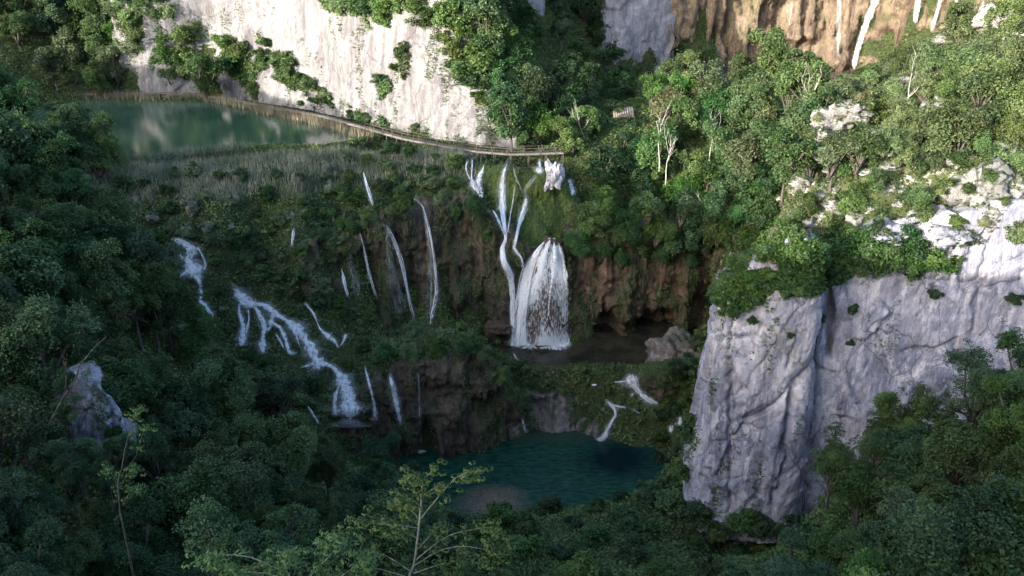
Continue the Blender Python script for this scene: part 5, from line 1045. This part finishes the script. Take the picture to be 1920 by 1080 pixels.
k = rng.random(len(Q)) < 0.10; blades("dry_grass", Q[k] + (0.2, 0.1, 0), 1.35, 0.035, M['grass_dry'], 0.2, 2)
steep = (P[:, 0] < 0) & (P[:, 0] > -52) & (P[:, 1] < 119) & (P[:, 1] > 98) & (P[:, 2] < -2.5); Q = np.concatenate([P[steep] + rng.normal(0, .25, (steep.sum(), 3)) * (1, 1, 0) for _ in range(2)]); Q = Q[~near_water(Q)]
Q[:, 2] = ground(Q[:, 0], Q[:, 1]) + 0.1; blades("slope_grass", Q[rng.random(len(Q)) < 0.55], 0.7, 0.03, M['grass_shelf'], 0.5, 3)
# dry reeds standing in the lake's edge beside the boardwalk
L_ = []
for a, b, n in (((205, 182), (395, 184), 900), ((395, 186), (480, 202), 450), ((480, 204), (640, 240), 1500), ((640, 246), (700, 256), 250), ((120, 184), (210, 182), 300)):
    A_, B_ = atz(*a, 0), atz(*b, 0); s = rng.random((n, 1)); L_.append(A_ * (1 - s) + B_ * s + np.stack([rng.normal(0, .5, n), -np.abs(rng.normal(0, 1.1, n)) - 0.3, np.zeros(n) - 0.2], 1))
blades("reeds", np.concatenate(L_), 1.7, 0.045, M['reed_dry'], 0.12, 4)
# moss and grass draped over the travertine
def drape(name, objs, n, mat, L, h, thr, blade=True, seed=0):
    Ps = []
    for o in objs:
        me = o.data; v = np.empty(len(me.vertices) * 3, np.float32); me.vertices.foreach_get("co", v); v = v.reshape(-1, 3); nn = np.empty_like(v).ravel(); me.vertices.foreach_get("normal", nn); nn = nn.reshape(-1, 3)
        g = fbm(v * np.array((1, 1, 0.25)) / 1.8, 4, 33 + seed) + nn[:, 2] * 0.7; m = (g > thr) & in_view(v); Ps.append(np.concatenate([v[m], nn[m]], 1))
    Ps = np.concatenate(Ps); Ps = Ps[rng.choice(len(Ps), min(n, len(Ps) * 3))]; P, N = Ps[:, :3] + rng.normal(0, .12, (len(Ps), 3)), Ps[:, 3:]; k = ~near_water(P); P, N = P[k], N[k]
    if blade: return blades(name, P + N * 0.12, h, 0.045, mat, 0.22, seed, True)
    return clumps(name, P, N, 6, 0.3, L, mat, 0.6, seed)
tf = [o for o in scene.objects if o.name.startswith("travertine") or o.name.startswith("rock_ledge") or (o.name.startswith("boulder") and "moss" in o.get("label", ""))]
drape("hanging_grass", tf, 8000, M['grass_dry'], .2, 0.6, 0.35, True, 5); drape("hanging_moss", tf, 26000, M['leaf_under'], 0.2, 0, 0.22, False, 6); drape("hanging_moss_strands", tf, 14000, M['leaf_under'], 0.2, 0.8, 0.35, True, 8)
# ivy and tufts on the white cliff
def creeper(poly, label, mat, thr, step=3.0, seed=0, L=0.42, name="ivy", group=None, rad=0.7):
    xs = [p[0] for p in poly]; ys = [p[1] for p in poly]; gx, gy = np.meshgrid(np.arange(min(xs), max(xs), step), np.arange(min(ys), max(ys), step)); x = gx.ravel() + rng.uniform(-step, step, gx.size) * .5; y = gy.ravel() + rng.uniform(-step, step, gx.size) * .5
    d = poly_dist(x, y, poly); m = in_poly(x, y, poly); x, y, d = x[m], y[m], d[m]; H_ = [hit(a, b) for a, b in zip(x, y)]; k = [i for i, h_ in enumerate(H_) if h_]
    P = np.array([H_[i][0] for i in k]); N = np.array([H_[i][1] for i in k]); g = fbm(P / 2.2, 4, 400 + seed) + np.clip(d[k] / 14, 0, 1) * 0.5; m = g > thr; P, N = P[m], N[m]
    o = clumps(name, P + N * 0.2, N, 14, rad, L, M[mat], 0.8, seed); o["kind"] = "thing"; return tag(o, label, "plant", group)
for poly, lab, mt, thr, sd_ in (
    ([(408, 78), (440, 70), (470, 100), (485, 60), (500, 95), (550, 100), (548, 125), (585, 150), (620, 175), (628, 205), (600, 198), (560, 175), (520, 150), (495, 135), (480, 150), (486, 192), (470, 195), (465, 160), (430, 140), (412, 118)], "long band of ivy slanting down the white cliff", MD, 0.18, 1),
    ([(700, 140), (730, 145), (738, 165), (722, 180), (705, 195), (708, 165)], "dark ivy patch in the middle of the white cliff", MD, 0.2, 2), ([(735, 90), (760, 78), (768, 110), (760, 150), (752, 145), (750, 112)], "narrow hanging ivy right of the dark ivy patch", SU, 0.2, 3),
    ([(560, -10), (750, -10), (752, 40), (735, 55), (710, 45), (700, 65), (680, 30), (640, 30), (600, 12)], "ragged brownish green growth along the top of the white cliff", SU, 0.25, 4), ([(650, 198), (690, 205), (735, 232), (730, 245), (690, 236), (655, 222)], "ivy at the cliff foot behind the boardwalk", MD, 0.2, 5),
    ([(790, 45), (830, 50), (900, 130), (960, 215), (985, 250), (960, 240), (920, 205), (880, 180), (850, 130), (820, 85)], "creeper running down the right edge of the white cliff", SU, 0.35, 6)):
    creeper(poly, lab, mt, thr, 2.6, sd_)
wc = [o for o in scene.objects if o.name.startswith("cliff_face")]
drape("rock_tufts", wc, 6500, M['leaf_slope'], 0.20, 0, 0.55, False, 11)
cr = [o for o in scene.objects if o.name.startswith("crag")]; drape("crag_plants", cr, 5200, M['leaf_slope'], 0.24, 0, 0.25, False, 14)
lc_ = [o for o in scene.objects if o.name.startswith("rock_buttress") or o.name.startswith("rock_wall")]; oc_ = [o for o in scene.objects if o.name.startswith("rock_outcrop")]; drape("outcrop_leaves", oc_, 900, M['leaf_deep'], 0.18, 0, 0.25, False, 15)
drape("wall_tufts", lc_, 1500, M['leaf_mid'], 0.20, 0, 0.75, False, 12)

for poly, lab, mt, thr, sd_ in (([(1470, 465), (1530, 440), (1650, 425), (1700, 450), (1800, 478), (1795, 512), (1720, 505), (1690, 495), (1640, 520), (1560, 545), (1500, 560), (1430, 565), (1425, 535)], "thick dark scrub spilling over the top of the grey wall and cleft", MD, 0.30, 21),
    ([(1335, 560), (1362, 490), (1395, 432), (1470, 412), (1515, 420), (1500, 470), (1490, 500), (1440, 560), (1400, 585), (1350, 590)], "green scrub on the left shoulder of the buttress", MD, 0.16, 22), ([(1780, 455), (1850, 430), (1920, 420), (1920, 450), (1860, 470)], "short scrub along the right brink of the grey wall", SU, 0.3, 23)):
    creeper(poly, lab, mt, thr, 3.0, sd_, 0.30, "scrub", None, 0.6)
G([(95, 185), (150, 185), (180, 250), (200, 290), (160, 300), (100, 260)], 36, ['fine_layer', 'layer'], [DK, DK, MD], (2.4, 3.4), "left forest at the lake's edge", (1.3, 2.6), 70, 138, 35, avoid=False)
for px, py, t, r in ((122, 765, 66, 1.2), (140, 852, 62, 1.6), (196, 872, 62, 1.5), (112, 705, 67, 1.1), (225, 835, 64, 1.2)):
    P = att(px, py, t); tree(P, t, r, 3.0, 'fine_layer', random.choice([DP, DK]), "left forest, middle part")
for px in range(1318, 1500, 20):
    h = hit(px, 985 + 14 * math.sin(px * 0.7))
    if h is not None: shrub_at(h[0], h[1], random.uniform(0.9, 1.4), random.choice([DK, MD, DP]), "bushes on the near shore of the pool")
G([(95, 800), (150, 830), (205, 855), (200, 900), (90, 900)], 44, ['fine_layer', 'fine'], [DP, DK], (1.3, 1.9), "left forest, middle part", (1.6, 2.6), 40, 69, 36, avoid=False)
G([(100, 690), (140, 700), (130, 760), (100, 780)], 40, ['fine_layer'], [DP, DK], (1.2, 1.7), "left forest, middle part", (1.6, 2.6), 40, 70, 37, avoid=False)
name_rows(TREES, "tree", 95); name_rows(SHRUBS, "shrub", 60)
# ------------------------------------------------------------------ boardwalk and walker
bp = [(118, 178), (200, 176), (290, 174), (372, 177), (430, 186), (520, 203), (600, 216), (680, 238), (760, 260), (830, 273), (900, 284), (965, 289), (1055, 286)]
DZ = 0.7
BW = polyline([atz(x, y, DZ) for x, y in bp], 0.32); BW = smooth_rows(BW, 12); BW = polyline(BW, 0.24)
tg = np.gradient(BW[:, :2], axis=0); tg /= np.linalg.norm(tg, axis=1)[:, None]; nrm = np.stack([tg[:, 1], -tg[:, 0]], 1)
bw = thing("boardwalk", BW[len(BW) // 2], "long weathered wooden boardwalk curving along the lake under the white cliff", "boardwalk"); org = np.array(bw.location)
r_ = random.Random(3); b = MB()
for i, p in enumerate(BW):
    X = np.r_[tg[i], 0]; Y = np.r_[nrm[i], 0]
    b.box(p - org + (0, 0, r_.uniform(-.012, .012)), (0.10, 0.72 + r_.uniform(-.06, .06), 0.03), X, Y)
link("deck", b.mesh("deck", M['wood']), bw)
b = MB()
for s in (-0.5, 0.5): b.tube(np.c_[BW[::3, :2] + nrm[::3] * s, BW[::3, 2] - 0.14] - org, 0.08, 4)
link("bearers", b.mesh("bearers", M['bark']), bw)
def post(p, zl, zh, name, rad=0.055):
    b = MB(); b.tube([(0, 0, zl), (0, 0, (zl + zh) / 2), (0.01, 0.01, zh)], [rad * 1.1, rad, rad * .95], 7); link(name, b.mesh(name, M['bark'] if zh < DZ else M['wood_dark']), bw, p - org)
for i in range(0, len(BW), 11):
    for s in (-0.55, 0.55):
        q = np.r_[BW[i, :2] + nrm[i] * s, 0.0]; g = min(-0.6, float(ground(q[0], q[1])) - 0.2); post(q, max(g, -2.5), DZ - 0.1, "pile", 0.08)
xs, _, _ = project(BW); sel = np.flatnonzero(xs > 690)
for s in (0.68, -0.68):
    pts = BW[sel]; q = np.c_[pts[:, :2] + nrm[sel] * s, pts[:, 2]]
    for i in range(0, len(q), 10): post(np.r_[q[i, :2], 0.0], DZ, DZ + 1.05, "rail_post")
    for h in (1.0, 0.55):
        b = MB(); b.tube(q[::5] + (0, 0, h) - org, 0.030, 5); link("handrail", b.mesh("handrail", M['wood_dark']), bw)
sel = np.flatnonzero((xs > 118) & (xs < 218)); q = np.c_[BW[sel, :2] + nrm[sel] * -0.68, BW[sel, 2]]
for i in range(0, len(q), 9): post(np.r_[q[i, :2], 0.0], DZ, DZ + 1.05, "rail_post")
for h in (1.0, 0.5):
    b = MB(); b.tube(q[::6] + (0, 0, h) - org, 0.045, 5); link("handrail", b.mesh("handrail", M['wood_dark']), bw)

# grey shingled roof seen among the trees of the gorge
rp = aty(1168, 208, 152); rg = float(ground(rp[0], rp[1])); hut = thing("shelter", (rp[0], rp[1], rg), "small grey boarded shelter roof among the gorge trees", "shelter"); rh = rp[2] - rg
b = MB()
for k in range(9): b.box((-1.6 + 0.4 * k, -0.9, rh), (0.19, 1.3, 0.04), (1, 0, -0.12), (0, 0.86, 0.5), (0, -0.5, 0.86))
for k in range(9): b.box((-1.6 + 0.4 * k, 1.25, rh + 0.02), (0.19, 1.2, 0.04), (1, 0, -0.12), (0, 0.86, -0.5), (0, 0.5, 0.86))
link("roof", b.mesh("roof", M['wood']), hut)
for x in (-1.4, 1.4):
    for y in (-1.3, 1.3):
        b = MB(); b.tube([(0, 0, -0.3), (0, 0, max(rh - 0.2, 0.4))], 0.09, 6); link("post", b.mesh("post", M['wood']), hut, (x, y, 0))

# the walker on the boardwalk
wp = BW[np.argmin(np.abs(xs - 590))] + (0, 0, 0.03); wi = int(np.argmin(np.abs(xs - 590))); head = math.atan2(tg[wi, 1], tg[wi, 0])
pr = thing("person", wp, "lone walker in dark clothes on the boardwalk by the dry reeds", "person"); pr.rotation_euler = (0, 0, head + math.pi / 2)
def skin(name, verts, edges, rad, mats, root=0, pick=None):
    me = bpy.data.meshes.new(name); me.from_pydata(verts, edges, []); o = bpy.data.objects.new(name, me); COL.objects.link(o)
    m = o.modifiers.new("s", 'SKIN'); sv = me.skin_vertices[0].data
    for i, rr in enumerate(rad): sv[i].radius = (rr, rr) if np.isscalar(rr) else rr
    sv[root].use_root = True; o.modifiers.new("u", 'SUBSURF').levels = 2; o.modifiers["u"].render_levels = 2
    dg = bpy.context.evaluated_depsgraph_get(); ev = bpy.data.meshes.new_from_object(o.evaluated_get(dg)); bpy.data.objects.remove(o)
    ev.materials.clear()
    for m_ in mats: ev.materials.append(m_)
    for p in ev.polygons: p.use_smooth = True; p.material_index = pick(p.center) if pick else 0
    return ev
def plain(name, col, ro=0.8):
    m = NT(name); n = m.noise(m.pos(), 30, 4); return m.end(m.bsdf(m.mix(n, col, tuple(c * 0.7 for c in col)), ro))
M['skin'] = plain('skin', (0.42, 0.27, 0.19), 0.6); M['jacket'] = plain('dark_jacket', (0.035, 0.038, 0.055)); M['trousers'] = plain('dark_trousers', (0.025, 0.027, 0.035)); M['hair'] = plain('dark_hair', (0.03, 0.02, 0.014)); M['shoe'] = plain('shoe', (0.05, 0.045, 0.04))
bv = [(0, 0, .95), (0, 0, 1.12), (0, .01, 1.33), (0, .0, 1.45), (0, -.01, 1.53), (0, -.02, 1.62), (0, -.02, 1.72),
      (-.10, 0, .90), (-.11, -.16, .50), (-.11, -.10, .09), (-.11, -.22, .04), (.10, 0, .90), (.11, .12, .50), (.11, .34, .13), (.11, .24, .04),
      (-.19, 0, 1.40), (-.25, .10, 1.13), (-.25, .02, .90), (-.25, -.02, .82), (.19, 0, 1.40), (.25, -.08, 1.13), (.24, -.22, .93), (.24, -.27, .86), (0, -.115, 1.63)]
be = [(0, 1), (1, 2), (2, 3), (3, 4), (4, 5), (5, 6), (0, 7), (7, 8), (8, 9), (9, 10), (0, 11), (11, 12), (12, 13), (13, 14), (2, 15), (15, 16), (16, 17), (17, 18), (2, 19), (19, 20), (20, 21), (21, 22), (5, 23)]
br_ = [(.16, .11), (.145, .10), (.17, .12), (.07, .06), .055, (.08, .095), (.065, .08), .095, .065, .042, .036, .095, .065, .042, .036, .065, .048, .036, .032, .065, .048, .036, .032, .018]
bm_ = skin("body", bv, be, br_, [M['skin'], M['jacket'], M['trousers'], M['shoe']], 0, lambda c: 3 if c.z < 0.10 else 2 if c.z < 0.93 and abs(c.x) < 0.205 else 1 if c.z < 1.49 and not (c.z < 0.88 and abs(c.x) > 0.2) else 0)
link("body", bm_, pr)
hm = skin("hair", [(0, 0.01, 1.66), (0, 0.0, 1.75), (0, .05, 1.62)], [(0, 1), (0, 2)], [(.085, .10), (.05, .06), (.07, .05)], [M['hair']]); link("hair", hm, pr)
bk = skin("backpack", [(0, .14, 1.08), (0, .16, 1.25), (0, .13, 1.42)], [(0, 1), (1, 2)], [(.13, .08), (.14, .09), (.11, .06)], [M['trousers']]); tag(link("backpack", bk, pr))
